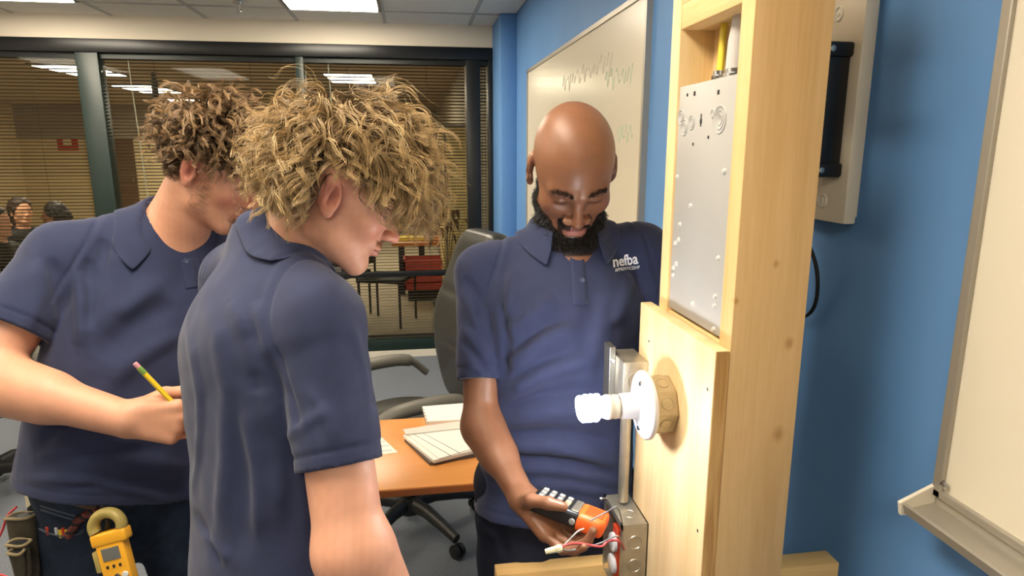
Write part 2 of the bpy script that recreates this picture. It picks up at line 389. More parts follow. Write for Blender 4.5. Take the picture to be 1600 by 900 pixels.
for z in (1.588, 1.778):
    b = MB(); b.box((-.05, 1.0, z-.012), (0, 1.05, z+.012), .005); b.build('clamp', M_black, t, 40)
    MB().lathe([(0, .004), (.005, .003), (.0055, 0)], (-.04, 1.0, z), (0, -1, 0), 10).build('bolt', M_chrome, t)
cb = MB().tube(bez([(WX-.02, 1.22, 1.497), (WX-.03, 1.15, 1.50), (WX-.035, 1.09, 1.47), (WX-.02, 1.065, 1.41), (WX-.01, 1.075, 1.34), (WX-.012, 1.12, 1.305), (WX-.015, 1.22, 1.30), (WX-.012, 1.35, 1.33)], 10), .0035, 8).build('power_cable', M_rub, None, 60)
tag(cb, 'black power cable looping down the blue wall below the beige cabinet', 'cable')

# ------------------------------------------------------------------ wooden training stand
K1, K2 = (228, 192, 138), (210, 168, 110)
def knotp(x, y): 
    r = ((x-800)/F)*RGT-((y-450)/F)*UPV+FWD; k = (.86-CAMP[1])/r[1]; p = CAMP+k*r; return tuple(p)
M_stud = wood_mat('pine_stud', K1, K2, 2, 60, 7, [(knotp(1212, 412), .006), (knotp(1232, 536), .009), (knotp(1215, 678), .012), (knotp(1150, 470), .005)])
M_stud2 = wood_mat('pine_stud_pale', (238, 212, 162), (222, 186, 128), 2, 60, 7)
M_stud_y = wood_mat('pine_rail', (234, 204, 150), (216, 176, 116), 1, 60, 7)
M_stud_x = wood_mat('pine_cross', (240, 206, 144), (220, 176, 108), 0, 60, 7)
M_ply = wood_mat('plywood', (236, 212, 168), (220, 186, 134), 2, 40, 5, angle=.5)
M_plyedge = wood_mat('plywood_edge', (226, 184, 120), (178, 128, 66), 2, 90, 30)
st = thing('training_stand', 'pale pine stud stand with a plywood face carrying the electrical fittings', 'wooden stand', (.5, 1.0, 0))
def sp(name, lo, hi, m, bev=.002, par=None): # part given in world coordinates; object origin stays at world zero for the grain
    o = box(name, lo, hi, m, None, bev); o.parent = par or st
    if par is None: o.matrix_parent_inverse = Matrix.Translation((-.5, -1.0, 0))
    return o
XF = .455
sp('stud', (XF, .858, .04), (.570, .896, 2.30), M_stud)
sp('stud', (XF, 1.105, .04), (.570, 1.143, 2.30), M_stud2)
sp('stud', (XF+.06, 1.066, 1.30), (.565, 1.105, 2.25), M_stud2)
sp('top_plate', (XF, .858, 2.30), (.570, 1.143, 2.338), M_stud_y)
sp('header_block', (XF+.001, .896, 1.818), (.566, 1.105, 1.858), M_stud_y)
sp('header_block', (XF+.001, .896, 1.858), (.50, 1.105, 1.96), M_stud_y)
sp('lower_block', (XF+.004, .896, 1.30), (.566, 1.105, 1.334), M_stud_y)
pl = sp('plywood_face', (.432, .858, .10), (.4545, 1.178, 1.333), M_ply, .0015)
sp('edge_veneer', (.4335, .8572, .10), (.4535, .8585, 1.332), M_plyedge, 0, pl)
for (y, z) in [(.876, 1.268), (.878, 1.03), (1.125, 1.27)]:
    o = MB().lathe([(0, .0006), (.0022, .0005), (.003, 0)], (.432, y, z), (-1, 0, 0), 10).build('screw', M_rub, pl)
sp('cross_board', (.15, 1.19, .67), (.50, 1.228, .76), M_stud_x)
sp('cross_board', (.571, .90, .84), (.705, .938, .929), M_stud_x)
for y0 in (.858, 1.105):
    sp('foot', (.30, y0, .0), (.69, y0+.038, .04), M_stud_x)

# grey panel enclosure in the stud bay
M_grey = mat('grey_enamel', (172, 171, 167), .45, var=.03); M_greyl = mat('grey_enamel_dent', (200, 199, 194), .4)
t = thing('panel_enclosure', 'grey metal electrical panel enclosure mounted between the pine studs', 'electrical panel', (XF, 1.0, 1.34))
PY0, PY1, PZ0, PZ1 = -.103, .104, 0.0, .386
b = MB(); b.box((.003, PY0, PZ0), (.085, PY1, PZ1), .003); b.build('body', M_grey, t, 30)
def dent(y, z, rs, m=M_greyl):
    pr = [(0, .0006)]
    for r in rs: pr += [(r-.0015, .0005), (r-.0005, .0016), (r+.0005, .0016), (r+.0015, .0004)]
    pr.append((rs[-1]+.002, 0)); MB().lathe(pr, (.003, y, z), (-1, 0, 0), 24).build('knockout', M_grey, t, 50)
for y, z, rs in [(-.055, .325, (.008, .014, .02)), (.075, .318, (.008, .013)), (.045, .325, (.007, .011)), (-.03, .335, (.006,)), (.09, .335, (.007, .012))]: dent(y, z, rs)
for y, z, w_ in [(.01, .325, .003), (-.045, .365, .0028), (.04, .37, .0028), (-.02, .30, .002), (.035, .29, .002), (.068, .37, .002)]:
    b = MB(); b.box((.0018, y-w_, z-w_*1.2), (.0032, y+w_, z+w_*1.2), .0006); b.build('mounting_hole', M_rub, t)
b = MB(); b.box((.0018, .009, .317), (.0032, .011, .337), .0006); b.build('mounting_hole', M_rub, t)
for y, z in [(.092, .235), (-.082, .25), (.03, .19), (.07, .155), (.072, .128), (.085, .12), (-.08, .12), (.076, .085), (.088, .075), (.088, .062), (-.079, .06), (-.078, .045), (0, .03), (-.08, .008)]:
    MB().lathe([(0, .004), (.003, .0034), (.0042, .0012), (.005, 0)], (.003, y, z), (-1, 0, 0), 10).build('rivet', M_greyl, t, 40)
MB().lathe([(.0, .02), (.011, .02), (.011, .013), (.0135, .012), (.0135, .004), (.012, 0)], (.045, .042, PZ1), (0, 0, 1), 12).build('connector', M_chrome, t, 40)
MB().lathe([(.0, .016), (.02, .016), (.02, .01), (.023, .009), (.023, .002), (.02, 0)], (.045, -.018, PZ1), (0, 0, 1), 14).build('connector', M_chrome, t, 40)
M_yel = mat('yellow_cable', (232, 206, 60), .45); M_wpipe = mat('grey_white_duct', (196, 192, 190), .5)
b = MB(); b.tube([(XF+.045, 1.042, 1.74), (XF+.046, 1.042, 1.80), (XF+.05, 1.040, 1.90), (XF+.05, 1.03, 2.1)], .0065, 10, scale=(1.25, .8))
tag(b.build('electrical_cable', M_yel, None, 60), 'yellow sheathed cable rising from the grey panel enclosure', 'cable')
b = MB(); b.tube([(XF+.06, 1.016, 1.74), (XF+.066, 1.014, 1.80), (XF+.07, 1.01, 1.90), (XF+.07, 1.0, 2.1)], .006, 10)
tag(b.build('electrical_cable', mat('ochre_cable', (206, 172, 70), .45), None, 60), 'darker ochre cable behind the yellow cable in the stud bay', 'cable')
b = MB(); b.tube([(XF+.045, .982, 1.735), (XF+.046, .980, 1.78), (XF+.05, .972, 1.84), (XF+.05, .97, 2.05)], .019, 18)
tag(b.build('plastic_conduit', M_wpipe, None, 60), 'thick greyish white conduit rising from the grey panel enclosure', 'conduit')

# lampholder on its round box, lit spiral bulb
M_galv = mat('galvanised_steel', (186, 180, 164), .35, .75, bump=(60, .1), var=.16, varscale=30)
M_galv2 = mat('galvanised_box', (180, 164, 130), .45, .55, var=.15, varscale=40)
M_porc = mat('white_porcelain', (216, 216, 220), .35, coat=.3)
BY, BZ = 1.02, 1.188
t = thing('lampholder', 'white porcelain lampholder on a round galvanised box screwed to the plywood', 'lamp', (.432, BY, BZ))
b = MB(); R_ = .052
prof = [(0, 0), (R_-.003, 0), (R_, .003), (R_, .038), (0, .038)]
b.lathe([(r/1.0, h) for r, h in prof], (0, 0, 0), (-1, 0, 0), 8); ob = b.build('octagon_box', M_galv2, t, bevel=.003)
for k in range(8):
    a = 2*PI*k/8+PI/8; p = np.array([-.02, R_*.93*math.cos(a), R_*.93*math.sin(a)])
    MB().lathe([(0, .001), (.009, .001), (.0095, .0018), (.0105, .0018), (.011, 0)], p-np.array([0, math.cos(a), math.sin(a)])*.0005, (0, math.cos(a), math.sin(a)), 14).build('knockout', M_galv2, ob, 40)
b = MB(); b.lathe([(.0, .038), (.057, .038), (.060, .041), (.060, .046), (.057, .049), (.045, .052), (.028, .058), (.023, .064), (.022, .088), (.019, .090), (.017, .089), (.017, .07), (0, .07)], (0, 0, 0), (-1, 0, 0), 48)
pp = b.build('porcelain_base', M_porc, t, 60)
for dz in (.040, -.040):
    MB().lathe([(0, .003), (.004, .003), (.005, 0)], (-.0525, -.004, dz), (-1, 0, 0), 10).build('screw', M_chrome, pp)
M_bulb = mat('lit_bulb', (255, 255, 255), .4, emit=((.93, .95, 1), LAMP_BULB)); M_bbase = mat('bulb_ballast', (236, 232, 220), .4)
t = thing('spiral_bulb', 'lit spiral compact fluorescent bulb screwed into the porcelain lampholder', 'light bulb', (.432-.088, BY, BZ))
b = MB(); b.lathe([(0, -.012), (.0125, -.012), (.0125, .002), (.0205, .004), (.0215, .010), (.0205, .012), (.0205, .016), (.0215, .018), (.0215, .024), (.018, .032), (.016, .034), (0, .034)], (0, 0, 0), (-1, 0, 0), 28); b.build('ballast', M_bbase, t, 40)
pts = []
for i in range(97):
    u = i/96; a = u*2*PI*3.4; rr = .0185-(.006*max(0, (u-.9)/.1)); pts.append((-.038-u*.034, rr*math.cos(a), rr*math.sin(a)))
b = MB(); b.tube([(-.03, pts[0][1], pts[0][2])]+pts, .0058, 8); b.build('spiral_tube', M_bulb, t, 60)
# junction box behind, with bracket and conduit
t = thing('square_box', 'galvanised square box with a flange behind the porcelain lampholder', 'junction box', (.432, 1.155, 1.19))
b = MB(); b.box((-.05, -.035, -.045), (-.0, .05, .042), .003); b.build('body', M_galv, t, 30)
b = MB(); b.box((-.062, .012, -.068), (-.05, .05, .058), .001); fl = b.build('flange', mat('dull_steel', (120, 118, 112), .4, .7), t)
for z in (.03, -.05): MB().lathe([(0, .002), (.004, .0015), (.005, 0)], (-.056, .012, z), (0, -1, 0), 10).build('screw', M_chrome, fl)
MB().lathe([(0, .001), (.014, .001), (.0145, .002), (.0155, .002), (.016, 0)], (-.026, -.035, .005), (0, -1, 0), 18).build('knockout', M_galv, t, 40)
b = MB(); b.cyl((.405, 1.16, .925), (.405, 1.16, 1.148), .0105, seg=24); tag(b.build('metal_conduit', M_galv, None, 40), 'short vertical steel conduit between the square box and the outlet box', 'conduit')
# outlet box
t = thing('outlet_box', 'galvanised outlet box with a white duplex outlet at the bottom of the conduit', 'outlet box', (.432, 1.14, .82))
b = MB()
b.box((-.052, -.058, -.07), (-.0, -.056, .098)); b.box((-.052, .056, -.07), (0, .058, .098)); b.box((-.052, -.058, .096), (0, .058, .098)); b.box((-.052, -.058, -.07), (0, .058, -.068)); b.box((-.004, -.058, -.07), (0, .058, .098))
b.build('body', M_galv, t, bevel=.0012)
b = MB(); b.box((-.0535, -.06, -.072), (-.052, -.05, .1)); b.box((-.0535, .05, -.072), (-.052, .06, .1)); b.box((-.0535, -.06, .088), (-.052, .06, .1)); b.build('flange', M_galv, t)
for k in range(3): MB().lathe([(0, .0004), (.0125, .0004), (.0132, .0016), (.0142, .0016), (.015, 0)], (-.026, -.058, .06-.05*k), (0, -1, 0), 22).build('knockout', M_galv, t, 40)
MB().lathe([(0, .0004), (.012, .0004), (.013, .0016), (.014, 0)], (-.026, -.02, .098), (0, 0, 1), 18).build('knockout', M_galv, t, 40)
MB().lathe([(0, .012), (.004, .012), (.005, .008), (.0025, .007), (.0025, 0)], (-.053, .055, .092), (-1, 0, 0), 12).build('screw', M_chrome, t, 40)
ou = MB().box((-.048, -.015, -.055), (-.02, .015, .06), .002).build('outlet', mat('orange_red_strap', (206, 70, 40), .5), t)
for dz in (.026, -.022):
    b = MB(); b.lathe([(0, .008), (.017, .008), (.0195, .006), (.0195, 0)], (-.048, 0, dz), (-1, 0, 0), 22); f_ = b.build('receptacle_face', M_porc, ou, 40)
    for dy in (-.006, .006): box('slot', (-.0586, dy-.001, dz-.004), (-.0578, dy+.001, dz+.004), M_rub, f_) if False else None
# wires
M_red = mat('red_wire', (206, 84, 88), .4); M_gw = mat('grey_wire', (140, 140, 144), .4); M_ivory = mat('ivory_nut', (236, 226, 190), .45)
q = lambda x, y, d: at(x, y, d)
HB = (.385, 1.13, .86)
b = MB(); b.tube(bez([(.40, 1.12, .835), q(968, 846, 1.13), q(950, 846, 1.12), q(938, 854, 1.11), q(905, 849, 1.10), q(885, 851, 1.10), q(876, 857, 1.10)], 8), .0021, 8)
tag(b.build('red_wire', M_red, None, 60), 'thin red wire running from the outlet box to the wire nut', 'wire')
b = MB(); b.tube(bez([(.40, 1.13, .84), q(965, 838, 1.13), q(940, 848, 1.12), q(915, 855, 1.11), q(890, 860, 1.10), q(876, 857, 1.10)], 8), .0016, 8)
tag(b.build('grey_wire', M_gw, None, 60), 'grey wire sagging below the red wire to the wire nut', 'wire')
b = MB(); b.tube(bez([q(876, 857, 1.10), q(888, 845, 1.10), q(902, 831, 1.10), q(912, 826, 1.11)], 8), .0013, 8)
tag(b.build('white_wire', mat('white_wire', (210, 206, 200), .4), None, 60), 'short white wire from the wire nut up to the orange tester', 'wire')
b = MB(); b.tube(bez([(.40, 1.13, .87), q(966, 795, 1.14), q(948, 800, 1.13), q(922, 814, 1.115)], 8), .0013, 8)
tag(b.build('test_wire', mat('dark_grey_wire', (120, 120, 126), .4), None, 60), 'thin grey wire from the outlet box onto the orange tester tip', 'wire')
p0, p1 = q(877, 856, 1.10), q(852, 862, 1.10)
b = MB(); L_ = np.linalg.norm(p1-p0); b.lathe([(.004, -.002), (.0065, 0), (.0068, .006), (.0055, .010), (.0052, .018), (.0042, L_), (0, L_)], p0, p1-p0, 8)
b.build('wire_nut', M_ivory, None); tag(bpy.data.objects['wire_nut'], 'ivory wire nut joining the red, white and grey wires', 'wire nut')
# ------------------------------------------------------------------ signed-distance sculpting kit for the figures
f32 = np.float32
def _v(a): return np.asarray(a, f32)
def smin(a, b, k):
    h = np.clip(.5+.5*(b-a)/k, 0, 1); return b+(a-b)*h-k*h*(1-h)
def smax(a, b, k): return -smin(-a, -b, k)
def ell(P, c, r, R=None):
    q = P-_v(c)
    if R is not None: q = q @ _v(R)
    r = _v(r); k0 = np.sqrt(((q/r)**2).sum(1))+1e-9; k1 = np.sqrt(((q/(r*r))**2).sum(1))+1e-9
    return k0*(k0-1)/k1
def rc(P, a, b, r1, r2, flat=None):
    """round cone a->b; flat = (direction, factor): thinner along that direction"""
    a = _v(a); b = _v(b); ba = b-a; q = P-a; t = np.clip((q @ ba)/(ba @ ba), 0, 1)
    e = q-t[:, None]*ba
    if flat is not None:
        n = _v(flat[0]); s = e @ n; e = e+np.outer(s*(flat[1]-1), n)
    return np.sqrt((e*e).sum(1))-(r1+(r2-r1)*t)
def seg_d(P, a, b):
    a = _v(a); b = _v(b); ba = b-a; q = P-a; t = np.clip((q @ ba)/(ba @ ba), 0, 1); e = q-t[:, None]*ba
    return np.sqrt((e*e).sum(1)), t
def loft(P, O, R, st):
    """stations (z, cx, cy, rx, ry) in the frame with columns R at O; superellipse sections"""
    q = (P-_v(O)) @ _v(R); st = np.asarray(st, f32); z = q[:, 2]
    I = lambda k: np.interp(z, st[:, 0], st[:, k]).astype(f32)
    x = (q[:, 0]-I(1)); y = (q[:, 1]-I(2)); rx = I(3); ry = I(4); p = 2.35
    k0 = (np.abs(x/rx)**p+np.abs(y/ry)**p)**(1/p)+1e-6
    d = (k0-1)*np.minimum(np.sqrt(x*x+y*y)/k0, np.maximum(rx, ry))
    dz = np.maximum(st[0, 0]-z, z-st[-1, 0])
    return np.maximum(d*.9, dz)
def culled(P, c, r, fn):
    """fn only where P is within r of c; elsewhere the distance to that ball"""
    e = P-_v(c); dd = np.sqrt((e*e).sum(1)); m = dd < r
    if m.all(): return fn(P)
    out = np.maximum(dd-r*.75, r*.2).astype(f32)
    if m.any(): out[m] = fn(P[m])
    return out
from concurrent.futures import ThreadPoolExecutor
POOL = ThreadPoolExecutor(4)
def frame(y, z=(0, 0, 1)):
    """columns x(right), y(front), z(up)"""
    z = nrm(z); y = np.asarray(y, float); y = nrm(y-z*(y @ z)); return np.stack([np.cross(y, z), y, z], 1)
def sdf_mesh(f, lo, hi, h, B=12):
    lo = np.asarray(lo, float); n = (np.ceil((np.asarray(hi)-lo)/h/B)).astype(int)*B; nb = n//B
    ci = np.stack(np.meshgrid(*[np.arange(k) for k in nb], indexing='ij'), -1).reshape(-1, 3)
    cc = (lo+(ci*B+(B-1)/2)*h).astype(f32); cv = np.concatenate([f(cc[i:i+200000]) for i in range(0, len(cc), 200000)])
    half = (B+1)*h*.5*1.74
    act = np.abs(cv) < half*1.25+.004
    val = np.repeat(np.repeat(np.repeat(np.where(cv.reshape(nb) < 0, -1, 1).astype(f32), B, 0), B, 1), B, 2)
    off = np.stack(np.meshgrid(*[np.arange(B)]*3, indexing='ij'), -1).reshape(-1, 3)
    ai = ci[act]
    def job(s):
        blk = ai[s:s+24]; idx = (blk[:, None, :]*B+off[None]).reshape(-1, 3)
        val[idx[:, 0], idx[:, 1], idx[:, 2]] = f((lo+idx*h).astype(f32))
    list(POOL.map(job, range(0, len(ai), 24)))
    sg = val < 0
    sh = lambda a, i, j, k: a[i:n[0]-1+i, j:n[1]-1+j, k:n[2]-1+k]
    cor = [(i, j, k) for i in (0, 1) for j in (0, 1) for k in (0, 1)]
    al = sh(sg, 0, 0, 0).copy(); an = al.copy()
    for c in cor[1:]: s_ = sh(sg, *c); al &= s_; an |= s_
    cells = np.argwhere(an & ~al)
    cv8 = {c: val[cells[:, 0]+c[0], cells[:, 1]+c[1], cells[:, 2]+c[2]] for c in cor}
    acc = np.zeros((len(cells), 3)); cnt = np.zeros(len(cells))
    for a in cor:
        for ax in range(3):
            if a[ax]: continue
            b = list(a); b[ax] = 1; b = tuple(b); va, vb = cv8[a], cv8[b]; m = (va < 0) != (vb < 0)
            t = np.where(m, va/np.where(m, va-vb, 1), 0); p = np.array(a, float)[None]+np.zeros((len(cells), 1)); p[:, ax] += t
            acc += p*m[:, None]; cnt += m
    V = lo+(cells+acc/cnt[:, None])*h
    im = -np.ones(n, np.int32); im[cells[:, 0], cells[:, 1], cells[:, 2]] = np.arange(len(cells))
    Q = []
    for ax in range(3):
        u, v = (ax+1) % 3, (ax+2) % 3
        sl0 = [slice(None)]*3; sl1 = [slice(None)]*3; sl0[ax] = slice(0, n[ax]-1); sl1[ax] = slice(1, n[ax])
        A = sg[tuple(sl0)]; Bv = sg[tuple(sl1)]; e = np.argwhere(A != Bv); e = e[(e[:, u] > 0) & (e[:, v] > 0)]
        ins = A[e[:, 0], e[:, 1], e[:, 2]]
        def cell(du, dv):
            g = e.copy(); g[:, u] -= du; g[:, v] -= dv; return im[g[:, 0], g[:, 1], g[:, 2]]
        q = np.stack([cell(1, 1), cell(0, 1), cell(0, 0), cell(1, 0)], 1); q[~ins] = q[~ins][:, ::-1]
        Q.append(q[(q >= 0).all(1)])
    return V, np.concatenate(Q)
def project(f, V, it=1):
    e = 5e-4
    for _ in range(it):
        P = V.astype(f32); ff = f; f_ = lambda X: np.concatenate(list(POOL.map(ff, np.array_split(X, max(1, len(X)//6000)))))
        d = f_(P); g = np.stack([f_(P+_v([e if k == a else 0 for k in range(3)]))-d for a in range(3)], 1)/e
        gl = np.maximum((g*g).sum(1), .2); V = V-np.clip(d/gl, -.004, .004)[:, None]*g
    return V
def put(name, V, Q, m, parent=None, col=None, smooth=True):
    me = bpy.data.meshes.new(name); nv, nq = len(V), len(Q); k = Q.shape[1]
    me.vertices.add(nv); me.vertices.foreach_set('co', np.asarray(V, f32).ravel())
    me.loops.add(nq*k); me.loops.foreach_set('vertex_index', np.asarray(Q, np.int32).ravel())
    me.polygons.add(nq); me.polygons.foreach_set('loop_start', np.arange(0, nq*k, k, dtype=np.int32))
    try: me.polygons.foreach_set('loop_total', np.full(nq, k, np.int32))
    except Exception: pass
    me.update(calc_edges=True); me.polygons.foreach_set('use_smooth', np.full(nq, bool(smooth)))
    if col is not None:
        a = me.attributes.new('Col', 'FLOAT_COLOR', 'POINT'); a.data.foreach_set('color', np.concatenate([col, np.ones((nv, 1))], 1).astype(f32).ravel())
    me.materials.append(m); o = bpy.data.objects.new(name, me); C.objects.link(o)
    if parent: o.parent = parent; o.matrix_parent_inverse = Matrix.Translation(-parent.location)
    return o
def lin(*c): return np.array(srgb(*c)[:3])
def hash_noise(P, s, seed=0):
    """cheap smooth pseudo-noise -1..1"""
    r = np.random.RandomState(seed); out = np.zeros(len(P), f32)
    for k in range(5):
        d = r.normal(size=3); d = d/np.linalg.norm(d)*s*(.7+.6*r.rand()); out += np.sin(P @ _v(d)+r.rand()*6.28)
    return out/2.6

# ---- head, in head space: origin between the ears, +y face, +z crown
def head_sdf(q, o):
    ax = np.abs(q[:, 0]); m = np.stack([ax, q[:, 1], q[:, 2]], 1)
    d = ell(q, (0, -.004, .046), (.0765, .098, .088))
    d = smin(d, ell(q, (0, .036, -.015), (.062, .062, .085)), .03)
    d = smin(d, rc(m, (.043, .02, -.058), (.016, .078, -.09), .026, .02), .03)      # jaw line
    d = smin(d, ell(q, (0, .078, -.09), (.024, .018, .018)), .02)                    # chin
    d = smin(d, ell(m, (.044, .066, -.014), (.02, .02, .02)), .025)                  # cheek bone
    d = smin(d, rc(m, (.010, .092, .034), (.045, .074, .034), .010, .009), .016)     # brow
    d = smax(d, -ell(m, (.031, .104, .014), (.019, .016, .012)), .014)               # eye socket
    d = smin(d, ell(m, (.031, .0785, .014), (.0155, .0135, .0125)), .004)            # closed lid over the ball
    d = smin(d, rc(q, (0, .090, .026), (0, .1165, -.018), .0065, .010), .013)        # nose bridge
    d = smin(d, ell(q, (0, .1165, -.021), (.011, .011, .010)), .006)
    nw = o.get('nose', 1.); d = smin(d, ell(m, (.0125*nw, .1055, -.024), (.0085*nw, .010, .0075)), .006)           # nostril wing
    d = smax(d, -ell(m, (.0065, .112, -.0315), (.0042, .006, .003)), .003)
    d = smin(d, ell(q, (0, .091, -.048), (.026, .012, .016)), .012)                  # mouth mound
    d = smin(d, ell(m, (.009, .1015, -.0485), (.016, .0065, .0058)), .005)           # upper lip
    d = smin(d, ell(q, (0, .1005, -.0595), (.0195, .0075, .0068)), .005)             # lower lip
    d = smax(d, -rc(m, (0, .108, -.0535), (.022, .098, -.0545), .0017, .0014), .003) # lip line
    d = smax(d, -ell(q, (0, .104, -.0735), (.018, .006, .004)), .008)
    # ear
    er = o.get('ear', 1.)
    e = ell(m, (.081, -.008, .004), (.0075, .0195*er, .033*er), EAR_R)
    e = smax(e, -ell(m, (.0905, -.003, .004), (.0100, .0125*er, .0215*er), EAR_R), .002)
    e = smin(e, ell(m, (.0795, .001, -.024*er), (.0062, .009, .010)), .006)          # lobe
    e = smin(e, rc(m, (.083, -.008, .022*er), (.0835, -.011, -.010), .0035, .003), .005)   # antihelix
    e = smin(e, ell(m, (.081, .0085, -.002), (.005, .004, .007)), .004)              # tragus
    d = smin(d, e, .006)
    return d
_a = .28; EAR_R = np.array([[math.cos(.25), math.sin(.25), 0], [-math.sin(.25), math.cos(.25), 0], [0, 0, 1.]]) @ np.array([[1, 0, 0], [0, math.cos(_a), -math.sin(_a)], [0, math.sin(_a), math.cos(_a)]])

# ---- hand
FING = [(.030, .090, (.043, .026, .022), .0092), (.0095, .094, (.048, .030, .023), .0096), (-.011, .090, (.044, .028, .022), .0090), (-.029, .081, (.034, .021, .019), .0080)]
def hand_parts(W, d, n, t, curls, thumb, sc=1., splay=(0.06, 0.0, -.05, -.12)):
    """list of round cones: W wrist, d finger dir, n palm normal, t thumb side; curls (mcp, pip, dip) per finger; thumb three unit dirs in (d, n, t)"""
    W = np.asarray(W, float); d = nrm(d); n = nrm(n-d*(n @ d)); t = nrm(t-d*(t @ d)-n*(n @ t)); out = []; tips = []
    for (la, fo, ln, r), cu, sp in zip(FING, curls, splay):
        b0 = W+sc*(d*fo+t*la-n*.002); out.append((W+sc*(d*.012+t*la*.55), b0, .0175*sc, .0135*sc, 'palm'))
        ang = 0; p = b0; dd = nrm(d+t*sp); rr = r*sc
        for L_, c in zip(ln, cu):
            ang += c; v = math.cos(ang)*dd+math.sin(ang)*n; p2 = p+v*L_*sc; out.append((p, p2, rr, rr*.9, 'f')); p = p2; rr *= .9
        tips.append((p, v, rr))
    p = W+sc*(d*.022+t*.022+n*.006); out.append((W+sc*(d*.006+t*.006), p, .02*sc, .0165*sc, 'palm'))
    for (a, b, c), L_, r1, r2 in zip(thumb, (.046, .034, .026), (.0165, .0115, .0108), (.0118, .0106, .0088)):
        v = nrm(a*d+b*n+c*t); p2 = p+v*L_*sc; out.append((p, p2, r1*sc, r2*sc, 't')); p = p2
    tips.append((p, v, r2*sc)); out.append((W+sc*(d*.05+n*.007-t*.018), W+sc*(d*.02+n*.006-t*.014), .013*sc, .015*sc, 'palm'))
    out.append((W+sc*(d*.05+n*.006+t*.016), W+sc*(d*.085+n*.002), .013*sc, .013*sc, 'palm'))
    return out, tips
def hand_sdf(P, parts):
    pa = None; fi = None
    for a, b, r1, r2, k in parts:
        x = rc(P, a, b, r1, r2)
        if k == 'palm': pa = x if pa is None else smin(pa, x, .012)
    res = pa
    for a, b, r1, r2, k in parts:
        if k == 'palm': continue
        x = rc(P, a, b, r1, r2); res = smin(res, x, .005 if k == 'f' else .007)
    return res
# ------------------------------------------------------------------ furniture
M_lam = wood_mat('table_laminate', (232, 162, 92), (222, 148, 78), 0, 25, 3, rough=.3)
M_edge = mat('table_edge', (190, 110, 60), .4); M_leg = mat('black_leg', (22, 22, 24), .4)
t = thing('training_table', 'narrow table with an orange wood laminate top behind the standing men', 'table', (-.2, 1.85, 0))
b = MB(); b.box((-.24, -.235, .716), (.47, .235, .74), .003); b.build('tabletop', M_lam, t, 30)
b = MB(); b.box((-.241, -.2365, .717), (.471, -.234, .737), .001); b.build('edge_band', M_edge, t)
for x in (-.19, .42):
    b = MB(); b.tube([(x, 0, .716), (x, 0, .04)], .02, 10); b.tube([(x, -.22, .02), (x, 0, .04), (x, .22, .02)], .018, 8); b.build('leg', M_leg, t, 50)
# papers
M_paper = mat('paper', (240, 236, 226), .7); M_line = mat('paper_rule', (150, 150, 150), .7); M_bind = mat('notebook_cover', (90, 82, 76), .6)
def onT(x, y, z=.74):
    r = ((x-800)/F)*RGT-((y-450)/F)*UPV+FWD; k = (z-CAMP[2])/r[2]; return CAMP+k*r
def sheetpoly(name, pts, z, th, m, par): 
    P_ = [onT(a, b_, z) for a, b_ in pts]; bb = MB().prism([tuple(q_) for q_ in P_], (0, 0, th)).build(name, m, None); bb.parent = par; bb.matrix_parent_inverse = Matrix.Translation(-par.location); return bb
c0 = onT(690, 690)
t = thing('notepad', 'thick white writing pad with curled corner on the orange table', 'notepad', (c0[0], c0[1], .74))
sheetpoly('cover', [(632, 690), (672, 728), (756, 712), (738, 668)], .7402, .010, M_bind, t)
sheetpoly('page_stack', [(630, 684), (678, 724), (758, 704), (738, 662)], .7505, .009, M_paper, t)
sheetpoly('top_sheet', [(632, 676), (686, 717), (758, 696), (738, 657)], .7610, .0015, M_paper, t)
sheetpoly('binding_strip', [(630, 672), (634, 680), (742, 668), (738, 656)], .7630, .003, mat('binding_tape', (214, 208, 196), .6), t)
for k in range(2): sheetpoly('rule', [(645+k*14, 678-k*2), (646+k*14, 678-k*2), (706+k*14, 712-k*4), (704+k*14, 712-k*4)], .7630, .0003, M_line, t)
b = MB(); pc = onT(668, 712, .763); 
t2 = thing('notebook', 'white spiral notebook half hidden behind the writing pad', 'notebook', (onT(700, 650)[0], onT(700, 650)[1], .74))
sheetpoly('pages', [(660, 640), (667, 664), (740, 660), (735, 634)], .7402, .012, M_paper, t2)
for k in range(5): 
    q_ = onT(661+k*1.4, 641+k*5, .753); o = MB().tube([q_+np.array([.004*math.cos(a), 0, .004*math.sin(a)]) for a in np.linspace(0, 2*PI, 10)], .0009, 5).build('spiral_ring', M_bind, t2); o.matrix_parent_inverse = Matrix.Translation(-t2.location)
t3 = thing('paper_sheet', 'single white sheet on the orange table beside the blond man\'s sleeve', 'paper', (onT(600, 700)[0], onT(600, 700)[1], .74))
sheetpoly('sheet', [(560, 686), (596, 683), (622, 707), (560, 716)], .7402, .0006, M_paper, t3)
for k in range(3): sheetpoly('rule', [(575, 692+k*7), (602+k*5, 689+k*7), (602+k*5, 689.7+k*7), (575, 692.7+k*7)], .7409, .0002, M_line, t3)

